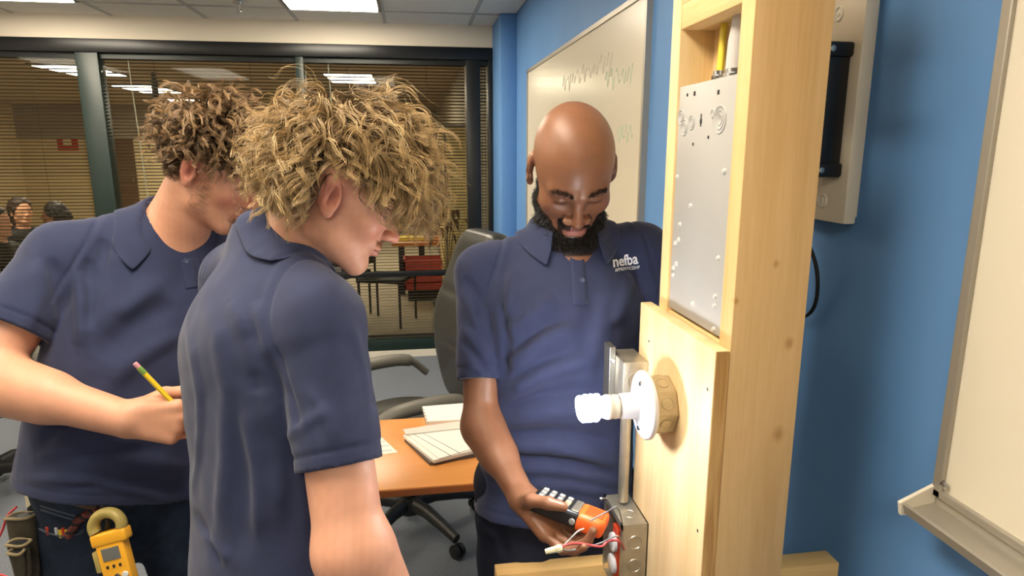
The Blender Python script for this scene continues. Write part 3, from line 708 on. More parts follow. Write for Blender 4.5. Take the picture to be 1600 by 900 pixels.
# office chairs
M_lea = mat('black_leather', (52, 51, 48), .38, spec=.5, bump=(260, .25, .0015), var=.1, varscale=12); M_arm = mat('grey_arm_pad', (98, 95, 86), .5); M_base5 = mat('chair_base', (38, 38, 36), .45)
def chair_sdf(loc, rz, name, label, group):
    t = thing(name, label, 'chair', loc, rz, group); R_ = np.eye(3)
    def seat(P):
        d = ell(P, (0, .0, .475), (.27, .27, .075)); d = np.maximum(d, np.abs(P[:, 2]-.475)-.06); d = smin(d, rc(P, (-.18, -.22, .475), (.18, -.22, .475), .055, .055), .05)
        return d+.004*np.sin(P[:, 0]*38)*np.exp(-((P[:, 1]-.0)/.2)**2)
    V, Q = sdf_mesh(seat, (-.34, -.36, .36), (.34, .34, .58), .014); put('seat', V, Q, M_lea, None).parent = t
    def back(P):
        y0 = .25+.10*np.clip((P[:, 2]-.55)/.7, 0, 1)+.03*np.cos((P[:, 2]-.55)*9)
        w_ = .235-.03*np.clip((P[:, 2]-.9)/.35, 0, 1)-.05*np.clip((.72-P[:, 2])/.2, 0, 1)
        q_ = np.stack([P[:, 0]/w_*.235, (P[:, 1]-y0)*1.0, P[:, 2]], 1)
        ex_, ey_, ez_ = np.abs(q_[:, 0])-.115, np.abs(q_[:, 1])-.018, np.abs(q_[:, 2]-.91)-.25
        d = np.sqrt(np.maximum(ex_, 0)**2+np.maximum(ey_, 0)**2*4.+np.maximum(ez_, 0)**2)+np.minimum(np.maximum(np.maximum(ex_, ey_), ez_), 0)-.125
        d = smax(d, np.abs(q_[:, 1])-.058, .03)
        d = d+.006*np.exp(-((P[:, 2]-.80)/.014)**2)+.005*np.exp(-((P[:, 2]-1.02)/.014)**2); return d*.8
    V, Q = sdf_mesh(back, (-.33, .1, .42), (.33, .54, 1.44), .014); put('backrest', V, Q, M_lea, None).parent = t
    for sx in (-1, 1):
        pts = bez([(sx*.27, .20, .60), (sx*.285, .12, .665), (sx*.29, -.02, .675), (sx*.285, -.16, .655), (sx*.27, -.215, .58), (sx*.24, -.20, .46)], 7)
        b = MB(); b.tube(pts, [.042 if 6 < i < 26 else .028 for i in range(len(pts))], 12, scale=(1., .62)); b.build('armrest', M_arm, t, 60)
    b = MB(); b.cyl((0, 0, .12), (0, 0, .42), .032, seg=20); b.build('column', M_leg, t, 40)
    b = MB(); b.box((-.12, -.1, .40), (.12, .12, .425), .008); b.build('seat_plate', M_leg, t, 40)
    MB().lathe([(0, .15), (.05, .15), (.055, .12), (.05, .08), (0, .08)], (0, 0, 0), (0, 0, 1), 20).build('hub', M_base5, t, 50)
    for k in range(5):
        a = 2*PI*k/5+.3; c_, s_ = math.cos(a), math.sin(a)
        b = MB(); b.tube([(c_*r, s_*r, z) for r, z in ((.03, .12), (.12, .125), (.22, .105), (.31, .08))], [.033, .03, .026, .022], 10, scale=(.85, 1.05)); b.build('base_leg', M_base5, t, 60)
        for dx in (-.014, .014):
            b = MB(); n_ = np.array([-s_, c_, 0]); q_ = np.array([c_*.315, s_*.315, .03]); b.cyl(q_+n_*(dx-.009), q_+n_*(dx+.009), .029, seg=18, bev=.004); b.build('caster', M_leg, t, 40)
    return t
ch = chair_sdf((-.05, 2.63, 0), math.radians(-70), 'office_chair', 'black leather office chair drawn up to the orange table', 'office chairs')
c2 = link_copy(ch, None, (-2.05, 3.25, 0)); c2.rotation_euler = (0, 0, math.radians(200)); c2['label'] = 'dark office chair at the left edge behind the left man\'s elbow'

# ------------------------------------------------------------------ things in the room beyond the glass
M_fdoor = mat('far_door', (96, 70, 48), .5); M_fred = mat('far_red', (170, 50, 36), .6); M_ftab = mat('far_table', (196, 120, 60), .5); M_fdark = mat('far_dark', (32, 28, 26), .7)
def farp(x, y, Y):
    r = ((x-800)/F)*RGT-((y-450)/F)*UPV+FWD; k = (Y-CAMP[1])/r[1]; return CAMP+k*r
def farrect(x0, y0, x1, y1, Y): a, b_ = farp(x0, y0, Y), farp(x1, y1, Y); return (a[0], b_[2]), (b_[0], a[2])
(a0, z0_), (a1, z1_) = farrect(168, 217, 207, 430, FY-.05)
d1 = struct(empty('door_1', ((a0+a1)/2, FY, 0)))
box('door_leaf', (-.42, -.07, 0), (.42, -.045, 1.86), M_fdoor, d1); box('door_frame', (-.5, -.06, 0), (-.42, -.0401, 1.86), M_fargrey, d1); box('door_handle', (.34, -.1, .95), (.37, -.07, 1.02), M_chrome, d1)
pp = farp(257, 193, FY-.08); t = thing('wall_clock', 'round wall clock in the far room beside the brown curls', 'clock', (pp[0], FY-.04, pp[2]))
MB().lathe([(.15, 0), (.16, .02), (.17, .04), (.15, .05), (.14, .04)], (0, 0, 0), (0, -1, 0), 32).build('rim', M_fdark, t, 50); MB().lathe([(0, .035), (.145, .035), (.145, 0)], (0, 0, 0), (0, -1, 0), 32).build('face', mat('clock_face', (150, 140, 116), .5), t)
b = MB(); b.box((-.006, -.045, 0), (.006, -.038, .1)); b.box((0, -.045, -.005), (.07, -.038, .005)); b.build('hands', M_fdark, t)
pp = farp(104, 220, FY-.05); pp[0] = max(pp[0], FXL+.3); t = thing('alarm_sign', 'small red square sign on the far wall seen through the blinds', 'sign', (pp[0], FY-.0, pp[2]))
box('plate', (-.2, -.03, -.2), (.2, 0, .2), M_fred, t); box('symbol', (-.08, -.036, -.1), (.08, -.03, .1), M_cream if 'M_cream' in globals() else M_farwall, t)
pp = farp(242, 138, 9.0); t = thing('projector', 'small dark projector hanging from the far-room ceiling', 'projector', (pp[0], 9.0, CZ+.04)); box('mount_pole', (-.02, -.02, -.1), (.02, .02, 0), M_fdark, t); box('housing', (-.03, -.05, -.3), (.03, .05, -.08), M_fdark, t, bev=.02)
pp = farp(665, 374, 7.6)
t = thing('far_table', 'brown table in the far room seen under the blond fringe', 'table', (pp[0], 7.7, 0)); tz = pp[2]
box('tabletop', (-.38, -.35, tz-.04), (.32, .35, tz), M_ftab, t, bev=.004)
for x in (-.28, -.05, .26):
    for y in (-.28, .28): box('leg', (x-.03, y-.03, 0), (x+.03, y+.03, tz-.04), M_fdark, t)
tp = (pp[0], 7.7)
o = box('yellow_folder', (tp[0]-.32, 7.5, tz), (tp[0]-.02, 7.75, tz+.03), mat('far_yellow', (226, 196, 70), .5)); tag(o, 'yellow folder lying on the far brown table', 'folder')
t = thing('far_bottle', 'clear bottle standing on the far brown table', 'bottle', (tp[0]+.06, 7.6, tz)); MB().lathe([(0, 0), (.03, 0), (.033, .01), (.033, .13), (.015, .17), (.013, .19)], (0, 0, 0), (0, 0, 1), 14).build('body', mat('far_bottle', (190, 196, 200), .2), t, 50); MB().lathe([(.015, .19), (.015, .21), (0, .21)], (0, 0, 0), (0, 0, 1), 12).build('cap', M_porc if 'M_porc' in globals() else M_base, t)
o = box('paper_bundle', (tp[0]+.16, 7.45, tz), (tp[0]+.3, 7.7, tz+.05), M_base); tag(o, 'pale bundle at the right end of the far brown table', 'papers')
pp = farp(662, 418, 7.3); t = thing('red_crate', 'red plastic crate standing below the far brown table', 'crate', (pp[0], 7.2, 0))
w_ = .22; hz = pp[2]+.14
for k in range(4): box('slat', (-w_, -.16, hz-.34+k*.085), (w_, -.14, hz-.27+k*.085), mat('crate_red', (176, 66, 56), .5), t); box('slat', (-w_, .14, hz-.34+k*.085), (w_, .16, hz-.27+k*.085), MATS['crate_red'], t)
for x in (-w_, w_-.02): box('side', (x, -.16, hz-.34), (x+.02, .16, hz), MATS['crate_red'], t)
box('stand', (-.18, -.12, 0), (.18, .12, hz-.34), M_fdark, t)
pp = farp(718, 362, 7.0); t = thing('potted_plant', 'dry brown plant in a pot behind the black glass post', 'plant', (.30, 5.75, 0)); b = MB()
MB().lathe([(0, 0), (.11, 0), (.14, .3), (.12, .3), (0, .28)], (0, 0, 0), (0, 0, 1), 18).build('pot', M_fdark, t, 40)
rp = random.Random(3)
for k in range(16):
    a = rp.uniform(0, 6.28); r_ = rp.uniform(.06, .2); h_ = rp.uniform(.85, 1.12)
    b = MB(); b.tube(bez([(0, 0, .28), (.3*r_*math.cos(a), .3*r_*math.sin(a), .28+.5*(h_-.28)), (r_*math.cos(a), r_*math.sin(a), h_), (1.4*r_*math.cos(a), 1.4*r_*math.sin(a), h_-.08)], 4), [.006]*9+[.02, .022, .014, .004], 6, scale=(1, .3)); b.build('frond', mat('dry_leaf', (120, 86, 56), .7), t, 60)
# tall cabinet, pillar and screen at the right of the far room
M_fcream = mat('far_cream_door', (226, 196, 130), .6)
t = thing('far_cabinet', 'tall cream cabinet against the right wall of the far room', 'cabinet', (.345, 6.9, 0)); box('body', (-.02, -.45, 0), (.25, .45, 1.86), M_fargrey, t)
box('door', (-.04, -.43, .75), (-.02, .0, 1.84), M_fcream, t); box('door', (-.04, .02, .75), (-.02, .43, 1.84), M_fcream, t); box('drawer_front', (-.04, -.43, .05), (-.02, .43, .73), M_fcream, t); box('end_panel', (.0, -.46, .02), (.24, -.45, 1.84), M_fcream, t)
t = thing('wall_screen', 'dark flat screen on the right wall of the far room', 'screen', (FXR, 9.4, 1.55)); box('panel', (-.12, -.6, -.3), (-.08, .6, .3), M_fdark, t, bev=.01); box('arm', (-.08, -.05, -.05), (0, .05, .05), M_fdark, t)
t = thing('paper_notice', 'beige framed notice on the far room wall right of the curls', 'notice', (.0, FY-.02, 1.4)); box('sheet', (-.35, -.012, -.3), (.35, -.008, .3), M_fcream, t); box('backing', (-.4, -.008, -.35), (.4, .019, .35), M_fdark, t)
# ------------------------------------------------------------------ people
def hdir(deg): a = math.radians(deg); return math.cos(a)*RGT+math.sin(a)*FH      # 0 = image right, 90 = away, -90 = towards the camera
def headframe(deg, pitch, roll=0):
    h = hdir(deg); p = math.radians(pitch); y = math.cos(p)*h-math.sin(p)*ZV; z = math.sin(p)*h+math.cos(p)*ZV; x = np.cross(y, z)
    r = math.radians(roll); return np.stack([x*math.cos(r)+z*math.sin(r), y, -x*math.sin(r)+z*math.cos(r)], 1)
def poly_d(P, pts):
    bd = None; bt = None; n = len(pts)-1
    for i in range(n):
        s, t = seg_d(P, pts[i], pts[i+1]); t = (t+i)/n
        if bd is None: bd, bt = s, t
        else: m = s < bd; bd = np.where(m, s, bd); bt = np.where(m, t, bt)
    return bd, bt
def add_folds(f, spec, kw=1., ka=1.):
    out = []
    for (x1, y1, x2, y2, w_, am) in spec:
        k = 6; cx = (y2-y1)*.06; cy = -(x2-x1)*.06; u = np.linspace(0, 1, k); bow = np.sin(u*PI)
        Q, D = trace(f, x1+(x2-x1)*u+cx*bow, y1+(y2-y1)*u+cy*bow); ok = np.linalg.norm(Q-CAMP, axis=1) < 2.6; Q = Q[ok]
        if len(Q) > 2: c_ = Q.mean(0); out.append((Q, c_, np.linalg.norm(Q-c_, axis=1).max(), w_*kw, am*ka))
    return out
def fold_disp(P, folds):
    dp = np.zeros(len(P), f32)
    for Q, c_, r_, w_, am in folds:
        e_ = P-_v(c_); m_ = (e_*e_).sum(1) < (r_+3*w_)**2
        if m_.any():
            s, t = poly_d(P[m_], Q); dp[m_] -= (am*np.exp(-(s/w_)**2)*np.clip(np.sin(np.clip(t, .02, .98)*PI)*1.5, 0, 1)).astype(f32)
    return dp
def trace(f, X, Y, d0=.6, d1=3., it=90):
    X = np.atleast_1d(np.asarray(X, float)); Y = np.atleast_1d(np.asarray(Y, float))
    D = ((X-800)/F)[:, None]*RGT-((Y-450)/F)[:, None]*UPV+FWD; D /= np.linalg.norm(D, axis=1)[:, None]; t = np.full(len(X), d0)
    for _ in range(it): t = np.minimum(t+f((CAMP+D*t[:, None]).astype(f32))*.7, d1)
    return CAMP+D*t[:, None], D
def grad(f, P, e=1e-3):
    P = np.asarray(P, f32); g = np.stack([f(P+_v([e if k == a else 0 for k in range(3)]))-f(P-_v([e if k == a else 0 for k in range(3)])) for a in range(3)], 1)
    return g/(np.linalg.norm(g, axis=1)[:, None]+1e-9)

class Person: pass
def make_person(sp, shirt_m, skin_m, pants_m, colfn):
    p = Person(); p.sp = sp
    HO, HR, HS = sp['head']; N = sp['neck']; Pv = sp['pelvis']; Fd = sp['front']
    TR = frame(Fd, N-Pv); L = np.linalg.norm(N-Pv); p.TR = TR; p.L = L
    s0 = np.array(sp['stations'], float); zz0 = np.linspace(s0[0, 0], s0[-1, 0], 60); s1_ = np.stack([zz0]+[np.interp(zz0, s0[:, 0], s0[:, k]) for k in range(1, 5)], 1)
    for _ in range(14): s1_[1:-1, 1:] = .25*s1_[:-2, 1:]+.5*s1_[1:-1, 1:]+.25*s1_[2:, 1:]
    st = [tuple(r_) for r_ in s1_]
    SR, ER, WR = sp['armR']; SL, EL, WL = sp['armL']
    hR, tR = sp['handR']; hL, tL = sp['handL']
    a1, a2, a3, a4 = sp.get('armr', (.05, .043, .041, .027))
    core = [(z, cx, cy, rx-.026, ry-.026) for z, cx, cy, rx, ry in st if z > -.01]
    nb = N+TR[:, 2]*-.02
    hb = HO+HR @ np.array([0, -.022, -.045])*HS; hb2 = HO+HR @ np.array([0, .01, -.055])*HS
    nr = sp.get('neckr', .056)
    hdv = {id(h): (np.mean([x[0] for x in h], 0)-w_)*.9 for h, w_ in ((hR, WR), (hL, WL))}
    def body(P):
        d = culled(P, HO+HR @ np.array([0, .0, .015])*HS, .22, lambda X: head_sdf(((X-_v(HO)) @ _v(HR))/HS, sp)*HS)
        nk = smin(rc(P, nb, hb, nr*1.1, nr*.98), rc(P, nb+TR[:, 1]*.03, hb2, nr*.85, nr*.75), .03)
        d = smin(d, nk, .022)
        c = loft(P, Pv, TR, core); c = smin(c, rc(P, nb, nb-TR[:, 2]*.06, nr*1.1, .08), .04)
        d = smin(d, c, .03)
        for S_, E_, W_, hp in ((SR, ER, WR, hR), (SL, EL, WL, hL)):
            ar = smin(rc(P, S_, E_, a1, a2), rc(P, E_, W_, a3, a4), .02)
            fl = E_+(W_-E_)*.28; ar = smin(ar, rc(P, E_+(W_-E_)*.1, E_+(W_-E_)*.45, a3*1.08, a3*.92), .03)
            hc = W_+hdv[id(hp)]; ar = smin(ar, culled(P, hc, .17, lambda X: hand_sdf(X, hp)), .014)
            d = smin(d, ar, .012)
        return d
    p.body = body
    # shirt
    hemz = sp['hem']; sl = sp['sleeve']; s1, s2 = sp['sleever']
    folds = []
    armc = []
    for S_, E_, tt in ((SR, ER, sl[0]), (SL, EL, sl[1])):
        ax = nrm(E_-S_); Hm = S_+(E_-S_)*tt; side = 1 if S_ is SR else -1
        inn = nrm(TR[:, 0]*side*.92+TR[:, 2]*.30); armc.append((S_, ax, Hm, inn))
    bag = sp.get('bag', 0.)
    rib = [nrm(TR[:, 0]*sd_) for sd_ in (1, -1)]
    stin = [(z, cx, cy, rx-.018, ry-.018) for z, cx, cy, rx, ry in st]
    def torso0(P):
        d = loft(P, Pv, TR, st)
        for S_, ax, Hm, inn in armc: d = smin(d, rc(P, N+TR[:, 2]*.018-TR[:, 1]*.008, S_-ax*.004, .050, s1*.93), .03)
        return d
    def bk(P, S_, ax): return .004+.034*np.clip(1-((P-_v(S_)) @ _v(ax)-.03)/.08, 0, 1)
    def shirt0(P):
        d = torso0(P)
        for S_, ax, Hm, inn in armc: d = smin(d, rc(P, S_, Hm, s1, s2), bk(P, S_, ax))
        return d
    def shirt(P):
        dp = hash_noise(P, 50, 3)*.0016*sp.get('und', 1)+hash_noise(P, 120, 4)*.0005
        dp = dp+fold_disp(P, folds)
        zz = (P-_v(Pv)) @ _v(TR[:, 2])
        d = torso0(P)+dp+.0016*np.exp(-((zz-hemz-.022)/.0035)**2)
        d = np.maximum(d, hemz-zz)
        inner = np.maximum(loft(P, Pv, TR, stin), zz-(hemz+.03)); d = np.maximum(d, -inner)
        for S_, ax, Hm, inn in armc:
            al = (P-_v(Hm)) @ _v(ax)
            s = rc(P, S_, Hm+ax*.03, s1, s2)+dp*.8
            s = s+.0022*np.exp(-((al+.024)/.0035)**2)+.0012*(al > -.024)
            s = np.maximum(s, al)
            hole = np.maximum(rc(P, S_+(Hm-S_)*.6, Hm+ax*.06, s2-.017, s2-.017), -(al+.03)); s = np.maximum(s, -hole)
            d = smin(d, s, bk(P, S_, ax))
            pl = (P-_v(S_)) @ _v(inn); m_ = (rc(P, S_, S_-TR[:, 2]*.09, s1+.05, s1+.03) < 0)
            d = d+np.where(m_, .0030*np.exp(-((pl+sp.get('seam', .018))/.0042)**2)-.0014*np.exp(-((pl+sp.get('seam', .018)+.010)/.006)**2), 0)
        nkc = rc(P, nb, hb, nr*1.1+.004, nr+.006); d = smax(d, -nkc, .004)
        return d
    p.shirt = shirt
    folds += add_folds(shirt0, sp.get('folds', []), 1.0, 1.15*sp.get('ka', 1.15))
    root = tag(empty('person', (Pv[0], Pv[1], 0)), sp['label'], 'person'); p.root = root
    pts = np.array([HO+HR @ np.array([0, 0, .15]), HO+HR @ np.array([0, .14, -.1]), HO-HR @ np.array([0, .11, 0]), Pv, SR, ER, WR, SL, EL, WL]+[x[0] for x in tR]+[x[0] for x in tL])
    lo = pts.min(0)-.11; hi = pts.max(0)+.11
    lo[2] = min(lo[2], Pv[2]-.02)
    import time; t0 = time.time(); V, Q = sdf_mesh(body, lo, hi, sp.get('h', .0033)); V = project(body, V, 2); t0 = time.time()
    p.bodyV = V
    p.body_obj = put('body', V, Q, skin_m, root, colfn(V, p))
    pts = np.array([N+TR[:, 2]*.06]+[a for a, _, _, _ in armc]+[c for _, _, c, _ in armc]+[Pv+TR @ np.array([sx*.26, sy*.22, hemz]) for sx in (-1, 1) for sy in (-1, 1)]+[Pv+TR @ np.array([sx*.26, sy*.22, L*.7]) for sx in (-1, 1) for sy in (-1, 1)])
    lo = pts.min(0)-.11; hi = pts.max(0)+.11
    V, Q = sdf_mesh(shirt, lo, hi, .0045); V = project(shirt, V, 1)
    p.shirt_obj = put('polo_shirt', V, Q, shirt_m, root); t0 = time.time()
    # collar
    cA = sp['collar']; cn = nrm(cA.get('axis', hb-nb)); CF = frame(Fd if 'front' not in cA else cA['front'], cn)
    cc = nb+cn*cA.get('lift', .03)+CF[:, 1]*cA.get('fwd', .0)
    th0 = cA.get('open', .35); nt = 64; G = []
    rx, ry = cA.get('r', (nr+.012, nr+.016))
    for i in range(nt+1):
        th = th0+(2*PI-2*th0)*i/nt; c_, s_ = math.cos(th), math.sin(th); fr = max(0, c_)
        zb = -cA.get('drop', .035)*fr**1.3; hs = .032; leaf = cA.get('leaf', .05)+.02*max(0, c_)**2
        row = []
        for rr, zz in ((0, zb-.005), (.0, zb+hs*.6), (.002, zb+hs), (.007, zb+hs+.003), (.012, zb+hs-.004), (.014+.10*(leaf*.4)*.7, zb+hs-leaf*.4), (.014+leaf*.32, zb+hs-leaf*.75), (.014+leaf*.45, zb+hs-leaf)):
            row.append(cc+CF @ np.array([s_*(rx+rr), c_*(ry+rr), zz]))
        G.append(row)
    G = np.array(G); nr_, nc = G.shape[:2]; V = G.reshape(-1, 3)
    leafmask = (np.arange(len(V)) % nc) >= 4
    for _ in range(4):
        d = shirt0(V.astype(f32)); g = grad(shirt0, V); push = np.clip(.0055-d, 0, .02)*leafmask; V = V+g*push[:, None]
    pull = leafmask & ((np.arange(len(V)) % nc) >= 6)
    d = shirt0(V.astype(f32)); g = grad(shirt0, V); V = V-g*(np.clip(d-.007, 0, .03)*pull*.75)[:, None]
    Q = np.array([(i*nc+j, i*nc+j+1, (i+1)*nc+j+1, (i+1)*nc+j) for i in range(nr_-1) for j in range(nc-1)])
    co = put('collar', V, Q, sp.get('collar_m', shirt_m), root); p.collar = co
    sd = co.modifiers.new('s', 'SOLIDIFY'); sd.thickness = .0028; sd.offset = 0; sb = co.modifiers.new('ss', 'SUBSURF'); sb.levels = 1; sb.render_levels = 1
    # trousers and shoes
    ft = sp['feet']; dn = np.array([0, 0, -1.])
    hipR = Pv+TR[:, 0]*.085+dn*.03; hipL = Pv-TR[:, 0]*.085+dn*.03; px_ = sp.get('pelr', (.165, .115))
    fR, fL = np.array([*ft[0], .09]), np.array([*ft[1], .09])
    kR = (hipR+fR)/2+hdir(sp['fdeg'])*.02; kL = (hipL+fL)/2+hdir(sp['fdeg'])*.02
    pf = []
    def pants(P):
        d = ell(P, Pv+dn*.02, (px_[0], px_[1], .13), TR)
        for h_, k_, f_ in ((hipR, kR, fR), (hipL, kL, fL)):
            d = smin(d, smin(rc(P, h_, k_, .098, .078), rc(P, k_, f_, .078, .068), .03), .03)
        d = smin(d, rc(P, hipR+dn*.13-TR[:, 0]*.03, hipL+dn*.13+TR[:, 0]*.03, .1, .1), .03)
        d = np.maximum(d, P[:, 2]-(Pv[2]+.06)); d = np.maximum(d, .035-P[:, 2])
        d = d+hash_noise(P, 60, 7)*.003
        d = d+fold_disp(P, pf)
        return d
    pf += add_folds(pants, sp.get('pfolds', []))
    p.pants = pants
    pts = np.array([hipR, hipL, kR, kL, fR, fL]); lo = pts.min(0)-.16; hi = pts.max(0)+.16; lo[2] = .02; hi[2] = Pv[2]+.09
    V, Q = sdf_mesh(pants, lo, hi, .0075); V = project(pants, V, 1); p.pants_obj = put('trousers', V, Q, pants_m, root); 
    fd = hdir(sp['fdeg'])
    for f_ in (fR, fL):
        a = np.array([f_[0], f_[1], 0]); R_ = frame(fd)
        def shoe(P):
            d = rc(P, a+fd*-.04+ZV*.05, a+fd*.15+ZV*.035, .05, .04); d = smin(d, rc(P, a+ZV*.05, a+ZV*.12, .05, .048), .03)
            return np.maximum(d, -P[:, 2]+.001)
        V, Q = sdf_mesh(shoe, a-.26, a+np.array([.26, .26, .2]), .009); put('shoe', V, Q, M_shoe, root)
    return p
def skin_cols(base, red, lips, dark=None):
    def fn(V, p):
        HO, HR, HS = p.sp['head']; q = ((V-HO) @ HR)/HS; n = len(V); c = np.tile(lin(*base), (n, 1)); R_ = lin(*red); ax = np.abs(q[:, 0])
        def mix(c, k, t): t = np.clip(t, 0, 1)[:, None]; return c*(1-t)+k*t
        g = lambda ctr, s: np.exp(-(((np.stack([ax, q[:, 1], q[:, 2]], 1)-np.array(ctr))/np.array(s))**2).sum(1))
        c = mix(c, R_, .8*g((0, .118, -.02), (.018, .02, .018))); c = mix(c, R_, .6*g((.045, .08, -.02), (.02, .03, .02)))
        c = mix(c, R_, .8*g((.083, -.008, .004), (.02, .024, .036))); c = mix(c, R_*.45, .75*g((.083, -.002, .004), (.012, .010, .015)))  # reddened ear, its hollow painted darker to stand for shade
        nz = hash_noise(V.astype(f32), 160, 5)*.5+hash_noise(V.astype(f32), 420, 6)*.5; c = c*(1+.05*nz[:, None])
        lp = np.exp(-((ax/.022)**4+((q[:, 2]+.054)/.0105)**4+((q[:, 1]-.103)/.016)**4)); c = mix(c, lin(*lips), lp*.9)
        line = np.exp(-((ax/.021)**4+((q[:, 2]+.0536)/.002)**2+((q[:, 1]-.104)/.014)**4)); c = mix(c, lin(*lips)*.25, line*.8)
        # lash line of the lowered lids
        ls = np.exp(-(((ax-.031)/.0135)**4+((q[:, 2]-.0100+.0012*((ax-.031)/.01)**2)/.0030)**2)); ls *= (q[:, 1] > .07); c = mix(c, lin(20, 13, 10), ls)
        if dark is not None:
            hm = ((q-np.array([0, .0, .01]))**2).sum(1) < .175**2; c[hm] = dark(c[hm], q[hm], mix, V[hm])
        return c
    return fn
M_shoe = mat('dark_shoe', (36, 32, 30), .5)
SH = dict(rough=.85, spec=.2, sheen=.12, bump=(900, .35, .0012), var=.10, varscale=26)
M_shA = mat('navy_pique', (48, 54, 82), **SH); M_col = mat('navy_collar', (42, 47, 72), .85, spec=.2, sheen=.12, bump=(700, .4, .0012))
M_pC = mat('navy_twill', (28, 32, 46), .85, spec=.2, bump=(500, .4, .001), var=.15, varscale=20)
M_jean = mat('dark_denim', (40, 50, 66), .85, spec=.2, bump=(700, .5, .001), var=.35, varscale=30)
M_skin = mat('skin', attr=True, rough=.48, spec=.4, sss=.12, bump=(420, .12, .0008))
M_skinC = mat('skin_brown', attr=True, rough=.43, spec=.45, sss=.06, bump=(420, .12, .0008))
def relaxed(W, E, n, sgn):
    d = nrm(W-E); n = nrm(n-d*(n @ d)); t = np.cross(d, n)*sgn
    return hand_parts(W, d, n, t, [(.35, .4, .25)]*4, [(.75, .35, .55), (.9, .35, .2), (.95, .3, .0)])

# ---- person with blond curls, seen from behind
def stationsA(L): return [(-.16, 0, -.01, .178, .135), (-.06, 0, -.01, .178, .135), (.06, 0, -.005, .17, .13), (.2, -.005, 0, .185, .135), (.32, -.01, -.005, .198, .14), (.40, -.005, -.012, .195, .135), (.45, 0, -.012, .165, .11), (L-.015, 0, 0, .10, .08), (L+.04, 0, .005, .06, .06)]
N = at(425, 395, 1.17); Pv = at(440, 862, 1.15); fdeg = 42; rd = hdir(fdeg-90)
SR, ER, WR = at(500, 502, 1.03), at(548, 852, .97), at(650, 1040, 1.05)
SL, EL, WL = N-rd*.185-ZV*.075+hdir(fdeg)*.0, at(372, 740, 1.33), at(440, 760, 1.31)
spA = dict(label='man with blond curly hair in a navy polo shirt, seen from behind, looking down', head=(at(527, 306, 1.135), headframe(10, 29), 1.0), neck=N, pelvis=Pv, front=hdir(fdeg), fdeg=fdeg,
    stations=stationsA(np.linalg.norm(N-Pv)), armR=(SR, ER, WR), armL=(SL, EL, WL), armr=(.054, .051, .052, .03),
    handR=relaxed(WR, ER, -RGT, 1), handL=relaxed(WL, EL, ZV, -1), hem=-.13, sleeve=(.655, .6), sleever=(.066, .067), neckr=.058, ear=1.0,
    collar=dict(open=.5, lift=.045, leaf=.046, drop=.05, front=hdir(25), r=(.062, .060), fwd=.012), feet=((at(500, 900, 1.1)[0], at(500, 900, 1.1)[1]), (at(380, 900, 1.25)[0], at(380, 900, 1.25)[1])), seam=.004,
    folds=[(358, 470, 408, 610, .013, .009), (408, 600, 440, 800, .014, .007), (325, 440, 335, 860, .017, .006), (292, 500, 300, 780, .013, .005), (348, 600, 372, 890, .02, -.006), (380, 500, 402, 620, .012, -.007), (375, 640, 400, 850, .012, .005),
           (460, 540, 500, 690, .02, -.004), (545, 500, 577, 690, .010, .005), (440, 690, 520, 640, .010, .004), (300, 800, 345, 890, .010, -.006), (310, 830, 360, 880, .009, .005), (392, 470, 425, 560, .010, .006), (470, 600, 530, 700, .010, .004), (440, 600, 470, 680, .010, -.004), (270, 560, 282, 720, .010, -.005), (415, 640, 455, 860, .014, -.005)])
pA = make_person(spA, M_shA, M_skin, M_jean, skin_cols((216, 160, 132), (212, 128, 110), (196, 116, 104),
    lambda c, q, mix, V: mix(mix(c, lin(120, 92, 64), ((q[:, 2] > .055+.6*np.clip(q[:, 1]-.05, 0, 1)-.5*np.clip(-q[:, 1], 0, .15)) & (q[:, 1] < .088))*.85), lin(150, 100, 70), .55*np.exp(-((np.abs(q[:, 0])/.026)**4+((q[:, 2]+.039)/.006)**2+((q[:, 1]-.102)/.016)**4)))))
# ---- left person with the pencil
N = at(270, 358, 1.55); Pv = at(192, 712, 1.53); fdeg = -50; rd = hdir(fdeg-90)
L = np.linalg.norm(N-Pv)
stB = [(-.16, 0, .01, .205, .165), (-.06, 0, .012, .205, .168), (.06, 0, .015, .204, .163), (.2, 0, .012, .205, .155), (.32, 0, .0, .205, .145), (.40, 0, -.01, .20, .13), (.45, 0, -.012, .168, .105), (L-.012, 0, 0, .10, .08), (L+.04, 0, 0, .06, .06)]
SR, ER, WR = at(98, 402, 1.43), at(-32, 590, 1.30), at(196, 655, 1.31)
SL, EL, WL = at(392, 430, 1.68), at(440, 660, 1.66), at(372, 640, 1.52)
hd = nrm(RGT*.97+FH*.10-ZV*.10); hn = nrm(FH*.95-ZV*.12); htm = nrm(ZV*.95+FH*.1)
handB = hand_parts(WR, hd, hn, htm, [(.75, 1.05, .5), (.85, 1.2, .6), (.95, 1.25, .6), (1.0, 1.25, .6)], [(.75, .45, .5), (.85, .45, .05), (.7, .6, -.25)], 1.1)
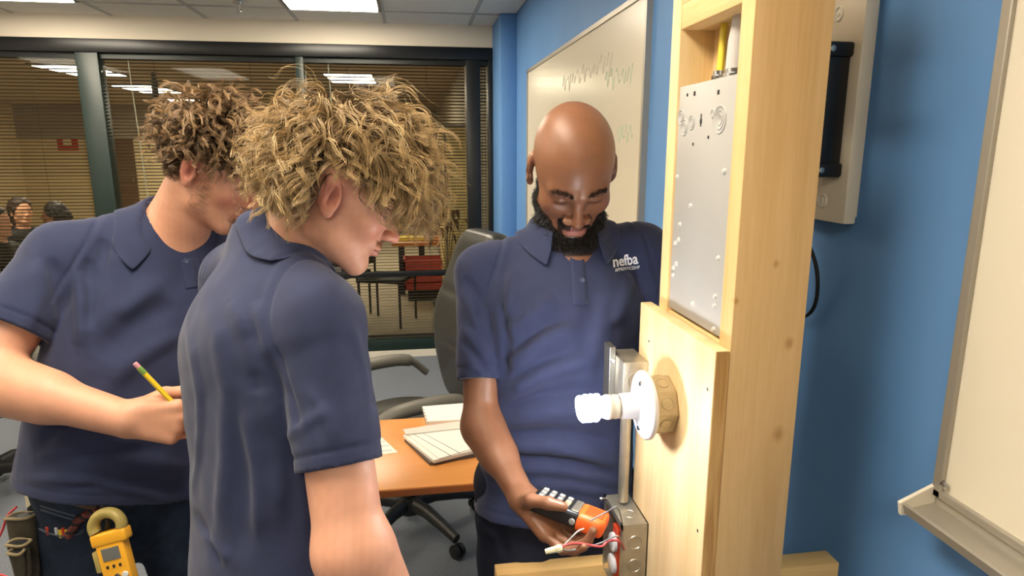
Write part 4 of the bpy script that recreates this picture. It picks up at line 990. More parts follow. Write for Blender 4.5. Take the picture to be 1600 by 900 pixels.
spB = dict(label='man with short brown curls in a navy polo shirt writing with a yellow pencil', head=(at(331, 268, 1.48), headframe(-6, 30), 1.02), neck=N, pelvis=Pv, front=hdir(fdeg), fdeg=fdeg,
    stations=stB, armR=(SR, ER, WR), armL=(SL, EL, WL), armr=(.056, .052, .054, .036), handR=handB, handL=relaxed(WL, EL, ZV, -1), ka=1.8, hem=-.055, sleeve=(.63, .6), sleever=(.07, .082), neckr=.062,
    collar=dict(open=.6, lift=.025, leaf=.058, drop=.07), feet=((Pv[0]-.12, Pv[1]-.05), (Pv[0]+.12, Pv[1]+.08)), seam=.012, pelr=(.185, .15),
    folds=[(140, 400, 132, 520, .013, -.009), (118, 420, 125, 545, .012, .008), (150, 560, 280, 470, .024, -.007), (170, 600, 290, 520, .018, .006), (55, 715, 230, 690, .012, .007), (38, 748, 280, 790, .009, .007), (60, 690, 140, 655, .012, -.006),
           (110, 760, 300, 770, .012, -.006), (100, 730, 300, 735, .016, .005), (160, 370, 152, 460, .009, -.006), (60, 400, 45, 520, .013, .006), (75, 400, 95, 500, .012, -.006), (200, 330, 180, 420, .016, .004), (180, 500, 260, 440, .02, .005)],
    pfolds=[(262, 830, 268, 900, .010, .007), (280, 850, 320, 870, .012, -.005)])
def darkB(c, q, mix, V):
    ax = np.abs(q[:, 0]); hair = (q[:, 2] > .03-.55*np.clip(-q[:, 1], 0, .12)+.75*np.clip(q[:, 1]-.045, 0, 1)) & (q[:, 1] < .086); c = mix(c, lin(74, 56, 40), hair*.9)
    be = .55*np.exp(-(((q[:, 1]-.026-.25*np.clip(-q[:, 2], 0, .1))/.016)**2+((q[:, 2]+.03)/.05)**4))*(ax > .045)+np.exp(-((ax/.03)**4+((q[:, 2]+.08)/.022)**4))*(q[:, 1] > .05)*.75+np.exp(-((ax/.028)**4+((q[:, 2]+.039)/.007)**2))*(q[:, 1] > .07)*.6
    return mix(c, lin(92, 66, 48), be*(.8+.4*hash_noise(V.astype(f32), 500, 9)))
pB = make_person(spB, M_shA, M_skin, M_jean, skin_cols((212, 156, 126), (206, 120, 100), (190, 112, 98), darkB))
# ---- bald person with the beard
N = at(886, 388, 1.46); Pv = at(868, 735, 1.48); fdeg = -80
L = np.linalg.norm(N-Pv)
stC = [(-.16, 0, .0, .18, .128), (-.06, 0, .0, .18, .125), (.06, 0, .0, .168, .12), (.2, 0, .005, .172, .122), (.32, 0, .005, .19, .13), (.40, 0, -.005, .19, .12), (.45, 0, -.01, .165, .10), (L-.012, 0, 0, .10, .08), (L+.04, 0, 0, .06, .06)]
SR, ER, WR = at(756, 428, 1.46), at(752, 662, 1.38), at(815, 776, 1.23)
SL, EL, WL = at(1004, 394, 1.50), at(1052, 640, 1.47), at(1075, 790, 1.36)
hd = nrm(RGT*.62-FH*.62-ZV*.34); hn = nrm(ZV*.86+RGT*.35); htm = nrm(-FH*.7-RGT*.6+ZV*.3)
handC = hand_parts(WR, hd, hn, htm, [(.12, .55, .4), (.25, .8, .6), (.3, .9, .6), (.35, .9, .6)], [(.45, .70, .55), (.80, .45, -.15), (.80, .30, -.5)], 1.0)
spC = dict(label='bald bearded man in a navy polo shirt holding an orange tester', head=(at(893, 266, 1.375), headframe(-84, 46, -2), 1.08), neck=N, pelvis=Pv, front=hdir(fdeg), fdeg=fdeg,
    stations=stC, armR=(SR, ER, WR), armL=(SL, EL, WL), armr=(.048, .038, .037, .026), nose=1.3, handR=handC, handL=relaxed(WL, EL, RGT, -1), ka=1.9, hem=-.085, sleeve=(.72, .7), sleever=(.060, .055), neckr=.060,
    collar=dict(open=.62, lift=.052, leaf=.05, drop=.03), feet=((Pv[0]-.12, Pv[1]-.02), (Pv[0]+.12, Pv[1]-.02)), seam=.01,
    folds=[(788, 530, 868, 462, .012, .008), (800, 515, 850, 470, .009, -.006), (792, 575, 900, 510, .013, .008), (800, 555, 890, 490, .010, -.006), (785, 625, 930, 560, .014, .007), (790, 600, 900, 545, .010, -.005), (785, 662, 970, 650, .015, .007), (780, 640, 950, 610, .012, -.005), (775, 700, 965, 725, .012, .008), (775, 682, 960, 690, .011, -.006), (770, 735, 970, 758, .010, .008), (772, 718, 965, 742, .009, -.006), (765, 765, 975, 778, .010, .005),
           (783, 470, 786, 600, .009, -.008), (722, 430, 765, 520, .010, -.006), (712, 450, 750, 520, .010, .005), (703, 500, 765, 560, .010, .006), (703, 520, 762, 585, .008, -.005), (712, 560, 765, 592, .008, .004), (800, 420, 790, 500, .012, .006), (930, 440, 900, 560, .02, -.005), (985, 420, 950, 520, .014, .006), (960, 470, 930, 600, .014, -.005)],
    pfolds=[(725, 800, 770, 840, .012, .006), (760, 790, 790, 880, .014, -.006), (850, 830, 840, 900, .015, .006)])
def darkC(c, q, mix, V):
    ax = np.abs(q[:, 0]); nz = hash_noise(V.astype(f32), 300, 9)*.004
    jaw = (q[:, 2]+nz < -.064+.45*np.clip(ax-.022, 0, .05)) & (q[:, 1] > -.005+0*ax)
    side = (ax > .054+nz) & (ax < .073) & (q[:, 1] > .008) & (q[:, 1] < .034) & (q[:, 2] < .01)
    mous = (np.abs(q[:, 2]+.0395+nz*.3) < .0068+.003*(ax > .018)) & (ax < .030) & (q[:, 1] > .08)
    mside = (ax > .023) & (ax < .032) & (q[:, 2] < -.038) & (q[:, 1] > .07)
    soul = (ax < .006) & (q[:, 2] < -.066) & (q[:, 1] > .07)
    lipz = np.exp(-((ax/.022)**4+((q[:, 2]+.054)/.0115)**4))
    be = (jaw | side | mous | mside | soul)*1.; be = be*(1-np.clip(lipz*1.3*(q[:, 1] > .09), 0, 1)*(ax < .022))
    c = mix(c, lin(20, 15, 13), be*.93)
    br = np.exp(-(((ax-.032)/.017)**4+((q[:, 2]-.037-.004*np.clip(1-(ax-.013)/.035, 0, 1)-.003*np.sin((ax-.015)/.034*3.1))/.0042)**2))*(q[:, 1] > .06); c = mix(c, lin(22, 15, 12), br*.6)
    c = mix(c, lin(86, 48, 30), .45*np.exp(-(((ax-.031)/.018)**2+((q[:, 2]-.012)/.014)**2))*(q[:, 1] > .05))
    return c
pC = make_person(spC, M_shA, M_skinC, M_pC, skin_cols((132, 90, 65), (118, 74, 52), (176, 108, 98), darkC))
# ------------------------------------------------------------------ hair made of curled strands
def strands_mesh(name, paths, rad, cols, m, parent, sides=3):
    """paths (n, k, 3); rad (n, k); cols (n, k, 3) -> one mesh of thin tubes"""
    n, k, _ = paths.shape
    T = np.gradient(paths, axis=1); T /= np.linalg.norm(T, axis=2, keepdims=True)+1e-9
    ref = np.where(np.abs(T[..., 2:3]) < .9, np.array([0, 0, 1.]), np.array([1., 0, 0]))
    U = np.cross(T, ref); U /= np.linalg.norm(U, axis=2, keepdims=True)+1e-9; W_ = np.cross(T, U)
    a = np.arange(sides)*2*PI/sides
    V = paths[:, :, None, :]+rad[:, :, None, None]*(np.cos(a)[None, None, :, None]*U[:, :, None, :]+np.sin(a)[None, None, :, None]*W_[:, :, None, :])
    idx = np.arange(n*k*sides).reshape(n, k, sides); nx = np.roll(idx, -1, axis=2)
    Q = np.stack([idx[:, :-1], nx[:, :-1], nx[:, 1:], idx[:, 1:]], -1).reshape(-1, 4)
    col = np.repeat(cols[:, :, None, :], sides, 2).reshape(-1, 3)
    return put(name, V.reshape(-1, 3), Q, m, parent, col)
def curls(p, keep, ng, ns, length, cr, turns, seed, name, c_root, c_tip, m, flow_fn, lift=.5, grav=.12, k=22, frizz=.0012, rad=.00055, offmin=.01, clump=.006, outw=None, jit=.28, clear=None):
    rs = np.random.RandomState(seed); HO, HR, HS = p.sp['head']
    G = -(HR.T @ ZV)*1.0                                            # gravity in head space
    roots = []; c0 = np.array([0, -.004, .046]); er = np.array([.0765, .098, .088])
    while len(roots) < ng:
        d = rs.normal(size=3); d /= np.linalg.norm(d); q = c0+d*er
        if keep(q): roots.append(q)
    R0 = np.array(roots); nrml = (R0-c0)/er**2; nrml /= np.linalg.norm(nrml, axis=1)[:, None]
    Ln = length[0]+(length[1]-length[0])*rs.rand(ng)
    if outw is not None: Ln = Ln*outw(R0)
    P = np.zeros((ng, k, 3)); P[:, 0] = R0; dr = nrml*lift+flow_fn(R0, nrml)*(1-lift)+rs.normal(size=(ng, 3))*.22; dr /= np.linalg.norm(dr, axis=1)[:, None]
    for i in range(1, k):
        s = i/(k-1); fl = flow_fn(P[:, i-1], nrml)
        dr = dr*.80+fl*.16*(s+.3)+G*grav*(s+.2)+rs.normal(size=(ng, 3))*.05; dr /= np.linalg.norm(dr, axis=1)[:, None]
        q = P[:, i-1]+dr*(Ln/(k-1))[:, None]
        e = (q-c0); k0 = np.sqrt(((e/er)**2).sum(1)); mn = 1+(offmin*min(1, s*2.5))/.088
        sc = np.maximum(1, mn/k0); P[:, i] = c0+e*sc[:, None]
    # curl round the guide
    T = np.gradient(P, axis=1); T /= np.linalg.norm(T, axis=2, keepdims=True)+1e-9
    ref = nrml[:, None, :]+np.zeros_like(T); U = np.cross(T, ref); U /= np.linalg.norm(U, axis=2, keepdims=True)+1e-6; W_ = np.cross(T, U)
    s = np.linspace(0, 1, k); tn = (turns[0]+(turns[1]-turns[0])*rs.rand(ng))*rs.choice([-1, 1], ng); ph = rs.rand(ng)*2*PI
    crr = cr[0]+(cr[1]-cr[0])*rs.rand(ng)
    out = []; cols = []
    lockc = np.clip(rs.normal(size=ng)*.32+.45, 0, 1)
    for j in range(ns):
        off = rs.normal(size=(ng, 2))*clump*.5; pj = ph+rs.normal(size=ng)*jit; cj = crr*(1+rs.normal(size=ng)*.18)
        a = pj[:, None]+2*PI*tn[:, None]*s[None]**1.05; am = cj[:, None]*np.clip(s*2.2, 0, 1)[None]
        X = P+U*((am*np.cos(a))+off[:, :1]*(1-.45*s)[None])[..., None]+W_*((am*np.sin(a))+off[:, 1:]*(1-.45*s)[None])[..., None]
        X = X-(U*(am[:, :1]*0)[..., None]); X = X+np.cumsum(rs.normal(size=X.shape), 1)*frizz*.35
        e = X-c0; k0 = np.sqrt(((e/er)**2).sum(2)); X = c0+e*np.maximum(1, 1.008/k0)[..., None]
        out.append(X); t = np.clip(s[None]*.75+lockc[:, None]*.55-.15+rs.normal(size=(ng, 1))*.12, 0, 1)[..., None]
        cols.append(lin(*c_root)*(1-t)+lin(*c_tip)*t)  # natural root-to-tip tone, roots darkened further as painted shade between locks
    X = np.concatenate(out); cols = np.concatenate(cols)
    if clear is not None: kp = clear(X); X = X[kp]; cols = cols[kp]
    Wd = HO+(X*HS) @ HR.T
    r = rad*(1-.6*s)[None]*np.ones((len(X), 1))
    return strands_mesh(name, Wd, r, cols, m, p.root)
def flow_from(crown, fwd):
    crown = np.array(crown)
    def fn(q, n):
        v = q-crown+np.array(fwd); v = v-n*(v*n).sum(1)[:, None]*.9; return v/(np.linalg.norm(v, axis=1)[:, None]+1e-6)
    return fn
M_hair = mat('hair', attr=True, rough=.38, spec=.45)
def keepA(q):
    x, y, z = q; ax = abs(x)
    if y > .055: return z > .062
    if y > -.012: return z > .034+.25*(y+.012)
    return z > -.045 if y > -.05 else z > -.06
spread = lambda R0: np.where(R0[:, 2] < .03, .55, np.where(R0[:, 1] > .03, 1.0, np.where(R0[:, 2] > .1, 1.15, 1.)))
ear_clear = lambda X: ~((np.abs(X[..., 0]) > .055) & (X[..., 1] > -.022) & (X[..., 1] < .07) & (X[..., 2] < .024-.25*np.clip(X[..., 1]-.02, 0, .1)) & (X[..., 2] > -.09)).any(1) & ~((X[..., 1] > .03) & (X[..., 2] < -.005)).any(1)
curls(pA, keepA, 1150, 8, (.085, .140), (.008, .0135), (1.0, 1.9), 4, 'hair', (66, 46, 28), (204, 172, 120), M_hair, flow_from((0, -.045, .135), (0, .012, 0)), lift=.68, grav=.075, k=21, offmin=.024, clump=.0050, outw=spread, rad=.0007, jit=.10, frizz=.0008, clear=ear_clear)
curls(pA, keepA, 240, 2, (.10, .16), (.006, .014), (1., 2.4), 14, 'flyaway_hair', (150, 118, 76), (232, 206, 156), M_hair, flow_from((0, -.045, .135), (0, .012, 0)), lift=.8, grav=.05, k=20, offmin=.03, clump=.012, frizz=.002, rad=.0004, outw=spread, clear=ear_clear)
def keepB(q):
    x, y, z = q; ax = abs(x)
    if y > .05: return z > .07
    if y > -.012: return z > .036+.3*(y+.012)
    return z > -.02 if y > -.05 else z > -.03
lenB = lambda R0: np.where(R0[:, 2] < .05, .5, np.where(R0[:, 2] > .10, 1.25, 1.))
curls(pB, keepB, 800, 8, (.06, .092), (.006, .0095), (1.1, 1.9), 5, 'hair', (46, 32, 22), (156, 124, 86), M_hair, flow_from((0, -.05, .13), (0, .02, 0)), lift=.74, grav=.02, k=15, offmin=.012, clump=.0045, outw=lenB, rad=.0008, jit=.1, frizz=.0006, clear=ear_clear)
# beard, brows and lashes as short hairs
def short_hair(p, name, mask, n, ln, col, seed, droop=.6, rad=.00035, k=5):
    rs = np.random.RandomState(seed); HO, HR, HS = p.sp['head']; V = p.bodyV; q = ((V-HO) @ HR)/HS
    m_ = np.where(mask(q))[0]
    if len(m_) == 0: return
    i = rs.choice(m_, n); base = V[i]+rs.normal(size=(n, 3))*.0012; g = grad(p.body, base)
    dn = np.array(droop if hasattr(droop, '__len__') else (0, .1, -droop)); dw = HR @ dn
    X = np.zeros((n, k, 3)); X[:, 0] = base-g*.001; d = g*.7+dw+rs.normal(size=(n, 3))*.3
    for s in range(1, k):
        d = d*.8+dw*.35+rs.normal(size=(n, 3))*.25; d /= np.linalg.norm(d, axis=1)[:, None]; X[:, s] = X[:, s-1]+d*(ln*(.6+.8*rs.rand(n))/(k-1))[:, None]
    c = np.tile(lin(*col), (n, k, 1))*(.7+.6*rs.rand(n, 1, 1))
    return strands_mesh(name, X, rad*np.linspace(1, .4, k)[None]*np.ones((n, 1)), c, M_hair, p.root)
def beardmask(q):
    ax = np.abs(q[:, 0]); h = (q**2).sum(1) < .15**2
    jaw = (q[:, 2] < -.068+.45*np.clip(ax-.022, 0, .05)) & (q[:, 1] > .0) & (q[:, 2] > -.118)
    side = (ax > .056) & (ax < .073) & (q[:, 1] > .014) & (q[:, 1] < .032) & (q[:, 2] < -.002)
    lip = (ax < .021) & (np.abs(q[:, 2]+.054) < .0135) & (q[:, 1] > .085)
    return h & (jaw | side) & ~lip
short_hair(pC, 'beard', lambda q: beardmask(q) & (q[:, 2] < -.066) & (q[:, 1] > .045), 8000, .021, (20, 16, 14), 2, (0, .22, -.6), rad=.0007)
short_hair(pC, 'moustache', lambda q: (np.abs(q[:, 2]+.040) < .006) & (np.abs(q[:, 0]) < .031) & (q[:, 1] > .08) & ((q**2).sum(1) < .02), 1300, .007, (22, 16, 14), 3, (0, .1, -.5))
bm = lambda sg: (lambda q: (q[:, 0]*sg > 0) & (np.abs(q[:, 2]-.0370-.004*np.clip(1-(np.abs(q[:, 0])-.013)/.035, 0, 1)-.003*np.sin((np.abs(q[:, 0])-.015)/.034*3.1)) < .0035) & (np.abs(q[:, 0]) > .013) & (np.abs(q[:, 0]) < .05) & (q[:, 1] > .06) & ((q**2).sum(1) < .02))
for sg in (1, -1): short_hair(pC, 'eyebrow', bm(sg), 300, 0.006, (24, 18, 14), 4, (0, .0, .1))
for sg in (1, -1): short_hair(pB, 'eyebrow', bm(sg), 250, 0.008, (90, 66, 46), 6, (0, .0, .1))
_st = short_hair(pB, 'beard_stubble', lambda q: ((q**2).sum(1) < .15**2) & (((np.abs(q[:, 0]) > .052) & (np.abs(q[:, 0]) < .074) & (q[:, 1] > .014) & (q[:, 1] < .04) & (q[:, 2] < .025) & (q[:, 2] > -.07)) | ((np.abs(q[:, 0]) < .026) & (q[:, 2] < -.07) & (q[:, 2] > -.105) & (q[:, 1] > .06))), 800, .004, (128, 96, 72), 8, (0, .1, -.5))
short_hair(pA, 'moustache', lambda q: (np.abs(q[:, 2]+.039) < .0045) & (np.abs(q[:, 0]) < .024) & (q[:, 1] > .085) & ((q**2).sum(1) < .02), 300, .006, (150, 110, 78), 9, (0, .2, -.5), rad=.0003)
for sg in (1, -1): short_hair(pA, 'eyebrow', bm(sg), 200, 0.007, (150, 116, 80), 10, (0, .0, .1))

short_hair(pC, 'sideburn', lambda q: beardmask(q) & ((q[:, 2] >= -.066) | (q[:, 1] <= .045)) & (q[:, 0] > 0), 2500, .008, (24, 18, 15), 21, (0, .1, -.5), rad=.0004)
short_hair(pC, 'sideburn', lambda q: beardmask(q) & ((q[:, 2] >= -.066) | (q[:, 1] <= .045)) & (q[:, 0] < 0), 2500, .008, (24, 18, 15), 22, (0, .1, -.5), rad=.0004)

_st['kind'] = 'stuff'
# ------------------------------------------------------------------ shirt details: placket, buttons, chest lettering
def on_shirt(p, X, Y, lift=.001):
    Q, D = trace(p.shirt, X, Y); g = grad(p.shirt, Q, 2e-3); return Q+g*lift
def strip(p, pts, wpx, name, m, lift=.0016, n=24, thick=.0016):
    pts = bez([np.array([a, b, 0.]) for a, b in pts], n); V = []
    for i, q_ in enumerate(pts):
        t = pts[min(i+1, len(pts)-1)]-pts[max(i-1, 0)]; nn = nrm(np.array([-t[1], t[0], 0]))
        for s in np.linspace(-.5, .5, 5): V.append(q_[:2]+nn[:2]*wpx*s)
    V = np.array(V); W_ = on_shirt(p, V[:, 0], V[:, 1], lift); n_ = len(pts)
    Q = np.array([(i*5+j, i*5+j+1, (i+1)*5+j+1, (i+1)*5+j) for i in range(n_-1) for j in range(4)])
    o = put(name, W_, Q, m, p.root); sd = o.modifiers.new('s', 'SOLIDIFY'); sd.thickness = thick; sd.offset = 1; return o
def button(p, x, y, m):
    c = on_shirt(p, [x], [y], .002)[0]; g = grad(p.shirt, c[None], 3e-3)[0]
    o = MB().lathe([(0, .0012), (.003, .0012), (.0042, .0022), (.0052, .0018), (.0056, 0)], c, g, 16).build('button', m, None, 50); o.parent = p.root; o.matrix_parent_inverse = Matrix.Translation(-p.root.location)
M_btn = mat('navy_button', (70, 76, 104), .3)
strip(pC, [(901, 398), (904, 435), (907, 476)], 22, 'placket', M_shA, .0006, 8)
button(pC, 909, 438, M_btn)
strip(pB, [(291, 405), (297, 430), (300, 450)], 20, 'placket', M_shA, .0006, 8); button(pB, 290, 408, M_btn)
M_thread = mat('white_thread', (232, 232, 236), .7)
def lettering(p, text, x, y, wpx, hpx, slope, name, bold=0.):
    """text outlines laid on the cloth, corner at pixel x, y (left end of the base line)"""
    cu = bpy.data.curves.new('t', 'FONT'); cu.body = text; cu.size = 1; cu.offset = bold; cu.resolution_u = 3
    ob = bpy.data.objects.new('t', cu); C.objects.link(ob); dg = bpy.context.evaluated_depsgraph_get(); me = ob.evaluated_get(dg).to_mesh()
    bm_ = bmesh.new(); bm_.from_mesh(me); bmesh.ops.triangulate(bm_, faces=bm_.faces)
    bmesh.ops.subdivide_edges(bm_, edges=[e for e in bm_.edges if e.calc_length() > .25], cuts=1)
    V = np.array([v.co[:] for v in bm_.verts]); Fc = [[v.index for v in f.verts] for f in bm_.faces]; bm_.free()
    bpy.data.objects.remove(ob); bpy.data.curves.remove(cu)
    mn, mx = V[:, :2].min(0), V[:, :2].max(0); u = (V[:, 0]-mn[0])/(mx[0]-mn[0]); v = V[:, 1]/(mx[1]-max(mn[1], 0))
    X = x+u*wpx+v*hpx*-.12; Y = y-v*hpx-u*wpx*slope
    W_ = on_shirt(p, X, Y, .0022); me2 = bpy.data.meshes.new(name); me2.from_pydata([tuple(a) for a in W_], [], Fc); me2.materials.append(M_thread)
    o = bpy.data.objects.new(name, me2); C.objects.link(o); o.parent = p.root; o.matrix_parent_inverse = Matrix.Translation(-p.root.location)
    sd = o.modifiers.new('s', 'SOLIDIFY'); sd.thickness = .0006; sd.offset = 1; return o
tag(lettering(pC, 'nefba', 957.5, 418, 40, 17, .17, 'chest_logo', .02), 'white stitched logo')
tag(lettering(pC, 'APPRENTICESHIP', 960, 425.5, 40, 5, .16, 'chest_lettering', .0), 'small white stitched lettering')
# white stud in the ear
HO, HR, HS = pC.sp['head']; pe = HO+HR @ np.array([.083, .004, -.028])*HS
o = MB().lathe([(0, .003), (.0025, .002), (.0032, 0), (.0025, -.002), (0, -.003)], pe, RGT*-1, 12).build('ear_stud', mat('ear_stud', (240, 240, 240), .1, .3), None, 60); o.parent = pC.root; o.matrix_parent_inverse = Matrix.Translation(-pC.root.location)

# ------------------------------------------------------------------ things held
M_pencil = mat('pencil_yellow', (244, 210, 50), .4); M_eras = mat('eraser', (214, 150, 160), .7); M_ferr = mat('ferrule', (150, 190, 90), .35, .4)
p0, p1 = at(210, 567, 1.275), at(300, 660, 1.335)
dv = nrm(p1-p0); t = thing('pencil', 'yellow pencil with pink eraser in the left man\'s hand', 'pencil', p0)
z0 = np.zeros(3)
MB().lathe([(0, 0), (.0042, .0005), (.0048, .003), (.0048, .012)], z0, dv, 12).build('eraser', M_eras, t, 40)
b = MB(); b.lathe([(.0050, .012), (.0053, .013), (.0050, .015), (.0054, .018), (.0050, .021), (.0054, .024), (.0052, .028)], z0, dv, 14); b.build('ferrule', M_ferr, t, 40)
b = MB(); b.lathe([(.0050, .028), (.0050, .15)], z0, dv, 6); b.build('shaft', M_pencil, t)
b = MB(); b.lathe([(.0050, .15), (.001, .168), (0, .172)], z0, dv, 6); b.build('tip', M_stud2, t)
# orange tipped tester in the bald man's hand
M_or = mat('orange_boot', (240, 104, 38), .45); M_mb = mat('meter_black', (30, 31, 34), .4); M_key = mat('meter_key', (150, 150, 146), .4); M_cream = mat('cream_key', (232, 208, 150), .4)
tc_ = at(899, 803, 1.172); ax = nrm(RGT*.90-FH*.36-ZV*.19); upm = nrm(ZV*.95+FH*.16); upm = nrm(upm-ax*(upm @ ax)); lat = np.cross(upm, ax)
t = thing('tester', 'black hand-held tester with an orange end held by the bald man', 'tester', tc_)
MR = Matrix(((ax[0], lat[0], upm[0], 0), (ax[1], lat[1], upm[1], 0), (ax[2], lat[2], upm[2], 0), (0, 0, 0, 1)))
b = MB(); b.box((-.08, -.03, -.015), (.014, .03, .015), .007, MR, 3); b.build('body', M_mb, t, 40)
b = MB(); b.box((.004, -.031, -.017), (.058, .031, .016), .010, MR, 3); bo = b.build('orange_end', M_or, t, 50)
b = MB(); b.box((.018, -.018, .0155), (.05, .018, .0172), .002, MR); b.build('groove_plate', mat('orange_dark', (206, 78, 24), .5), bo)
for i in range(4):
    for j in range(3):
        b = MB(); b.box((-.07+i*.016, -.022+j*.016, .0135), (-.060+i*.016, -.011+j*.016, .0185), .0015, MR); b.build('key', M_cream if (i, j) == (3, 1) else M_key, t)
b = MB(); b.box((-.006, -.024, .0135), (.008, .024, .0165), .002, MR); b.build('label_plate', M_galv, t)
MB().lathe([(0, .004), (.005, .003), (.006, 0)], Vector(MR @ Vector((.002, -.030, -.002))), -Vector(lat), 14).build('side_button', M_key, t, 50)

# ------------------------------------------------------------------ left man's tool belt
def onp(p, X, Y, lift=0.):
    Q, D = trace(p.pants, np.atleast_1d(X), np.atleast_1d(Y)); g = grad(p.pants, Q, 3e-3); return Q+g*lift, g
M_pouch = mat('olive_pouch', (70, 62, 46), .85, bump=(300, .5, .002), var=.25, varscale=40); M_pouchd = mat('black_webbing', (34, 32, 30), .8); M_trim = mat('tan_trim', (150, 134, 100), .8, var=.2, varscale=60)
pr = pB.root
Pb = pB.sp['pelvis']; rB = hdir(-140)
def local(o, par): o.parent = par; o.matrix_parent_inverse = Matrix.Translation(-par.location); return o
bc = at(48, 830, 1.44)
t = thing('tool_pouch', 'worn olive tool pouch hanging at the left man\'s hip', 'tool pouch', at(44, 900, 1.44))
def part(mb, name, m, par, smooth=None, root=None):
    o = mb.build(name, m, None, smooth); o.parent = par
    if par.parent is None: o.matrix_parent_inverse = Matrix.Translation(-par.location)
    return o
def slab(c4, th, d=1.44):
    """four px corners (x, y[, depth]) -> thick slab"""
    P4 = [at(*(c if len(c) == 3 else (*c, d))) for c in c4]; n = nrm(np.cross(P4[1]-P4[0], P4[2]-P4[0])); n = n if n @ FWD > 0 else -n
    b = MB(); b.prism([tuple(x) for x in P4], tuple(n*th)); return b
o = part(slab([(40, 762), (66, 768), (62, 905), (42, 912)], .03), 'back_strap', M_pouchd, t); o.modifiers.new('b', 'BEVEL').width = .004
def cup(bot, top, r0, r1, name):
    a, b_ = at(*bot), at(*top); pts = [a+(b_-a)*k for k in np.linspace(0, 1, 7)]; rr = np.interp(np.linspace(0, 1, 7), [0, .15, 1], [r0*.7, r0, r1])
    o = part(MB().tube(pts, list(rr), 18, scale=(.75, 1.25)), name, M_pouch, t, 60); ax_ = nrm(b_-a); u_ = nrm(np.cross(ax_, ZV+.01)); v_ = np.cross(ax_, u_)
    m_ = MB(); ref = np.array([0, 0, 1.]) if abs(ax_[2]) < .9 else np.array([1., 0, 0]); u_ = nrm(np.cross(ax_, ref)); v_ = np.cross(ax_, u_)
    m_.tube([b_+r1*(.78*math.cos(q_)*u_+1.28*math.sin(q_)*v_)+ax_*.002*math.sin(3*q_) for q_ in np.linspace(0, 2*PI, 29)[:-1]], .0032, 6, closed=True); part(m_, 'rim', M_trim, o, 60)
    m2 = MB(); m2.tube([b_-ax_*.001, b_+ax_*.0012], r1*.9, 18, scale=(.75, 1.25)); part(m2, 'opening', M_rub, o)
cup((46, 915, 1.43), (33, 806, 1.42), .019, .024, 'pocket')
cup((38, 905, 1.40), (29, 848, 1.385), .014, .018, 'pocket')
cup((34, 900, 1.39), (25, 862, 1.37), .010, .012, 'pocket')
o = part(slab([(37, 764, 1.425), (50, 764, 1.425), (47, 790, 1.425), (41, 794, 1.425)], .004), 'label', M_ivory, t)
b = MB().tube(bez([at(26, 792, 1.43), at(12, 806, 1.43), at(3, 830, 1.44), at(-12, 860, 1.45)], 8), .0026, 6); tag(b.build('test_lead', mat('red_lead', (206, 60, 64), .45), None, 60), 'red test lead curving out of the tool pouch', 'cable')
b = MB().tube(bez([at(30, 893, 1.43), at(20, 903, 1.43), at(0, 898, 1.44), at(-20, 905, 1.45)], 8), .0024, 6); tag(b.build('test_lead', MATS['red_lead'], None, 60), 'lower red test lead crossing the carpet corner', 'cable')
# belt, pocket seam, rope and clamp meter
M_belt = mat('brown_belt', (86, 62, 46), .6); M_rope = mat('red_black_cord', (112, 52, 48), .7, var=.5, varscale=120); M_seam = mat('denim_seam', (70, 78, 92), .8)
xs_ = np.linspace(66, 150, 16); ys_ = 770+(xs_-66)*.26
b = MB(); Q0, g0 = onp(pB, xs_, ys_, .003); b.tube(list(Q0), .009, 8, scale=(.35, 1.)); local(b.build('belt', M_belt, None, 60), pr)
for pl_ in ([(62, 826), (80, 834), (105, 838), (122, 834), (132, 826)], [(64, 790), (90, 798), (118, 806)], [(65, 796), (90, 804), (117, 812)]):
    c_ = np.array(bez([np.array([a, b_, 0.]) for a, b_ in pl_], 6)); Q0, g0 = onp(pB, c_[:, 0], c_[:, 1], .001); local(MB().tube(list(Q0), .0022, 6).build('pocket_seam', M_seam, None, 60), pr)
rope = thing('paracord', 'coiled red and black cord hung at the left man\'s front pocket', 'cord', onp(pB, 128, 810, .01)[0][0])
c_ = np.array(bez([np.array([108, 836, 0.]), np.array([114, 826, 0.]), np.array([122, 812, 0.]), np.array([134, 802, 0.]), np.array([148, 796, 0.]), np.array([158, 796, 0.])], 12)); Q0, g0 = onp(pB, c_[:, 0], c_[:, 1], .006)
M_ropeb = mat('black_cord', (26, 22, 22), .7)
tn = np.gradient(Q0, axis=0); tn /= np.linalg.norm(tn, axis=1)[:, None]; bi = np.cross(tn, g0)
for k_, m_ in ((0, M_rope), (1, M_ropeb), (2, M_rope)):
    a = np.linspace(0, 9*PI, len(Q0))+k_*2*PI/3; part(MB().tube(list(Q0+.0055*(np.cos(a)[:, None]*g0+np.sin(a)[:, None]*bi)), .0042, 6), 'strand', m_, rope, 60)
for (x, y, m_) in ((88, 829, M_porc), (99, 829, mat('red_cap', (196, 60, 40), .5)), (94, 832, M_pencil), (74, 828, MATS['red_cap']), (104, 832, MATS['pencil_yellow'])):
    q0, g_ = onp(pB, x, y, -.0005); o = MB().cyl(q0[0]-ZV*.012, q0[0]+ZV*.007, .0035, seg=10, bev=.001).build('crayon', m_, None, 40)
    tag(o, {M_porc: 'white stub poking out of the left man\'s jeans pocket'}.get(m_, ('red' if m_ is MATS['red_cap'] else 'yellow')+' stub '+('at the right end' if x > 97 else 'at the left part' if x < 90 else 'in the middle')+' of the jeans pocket'), 'marker')
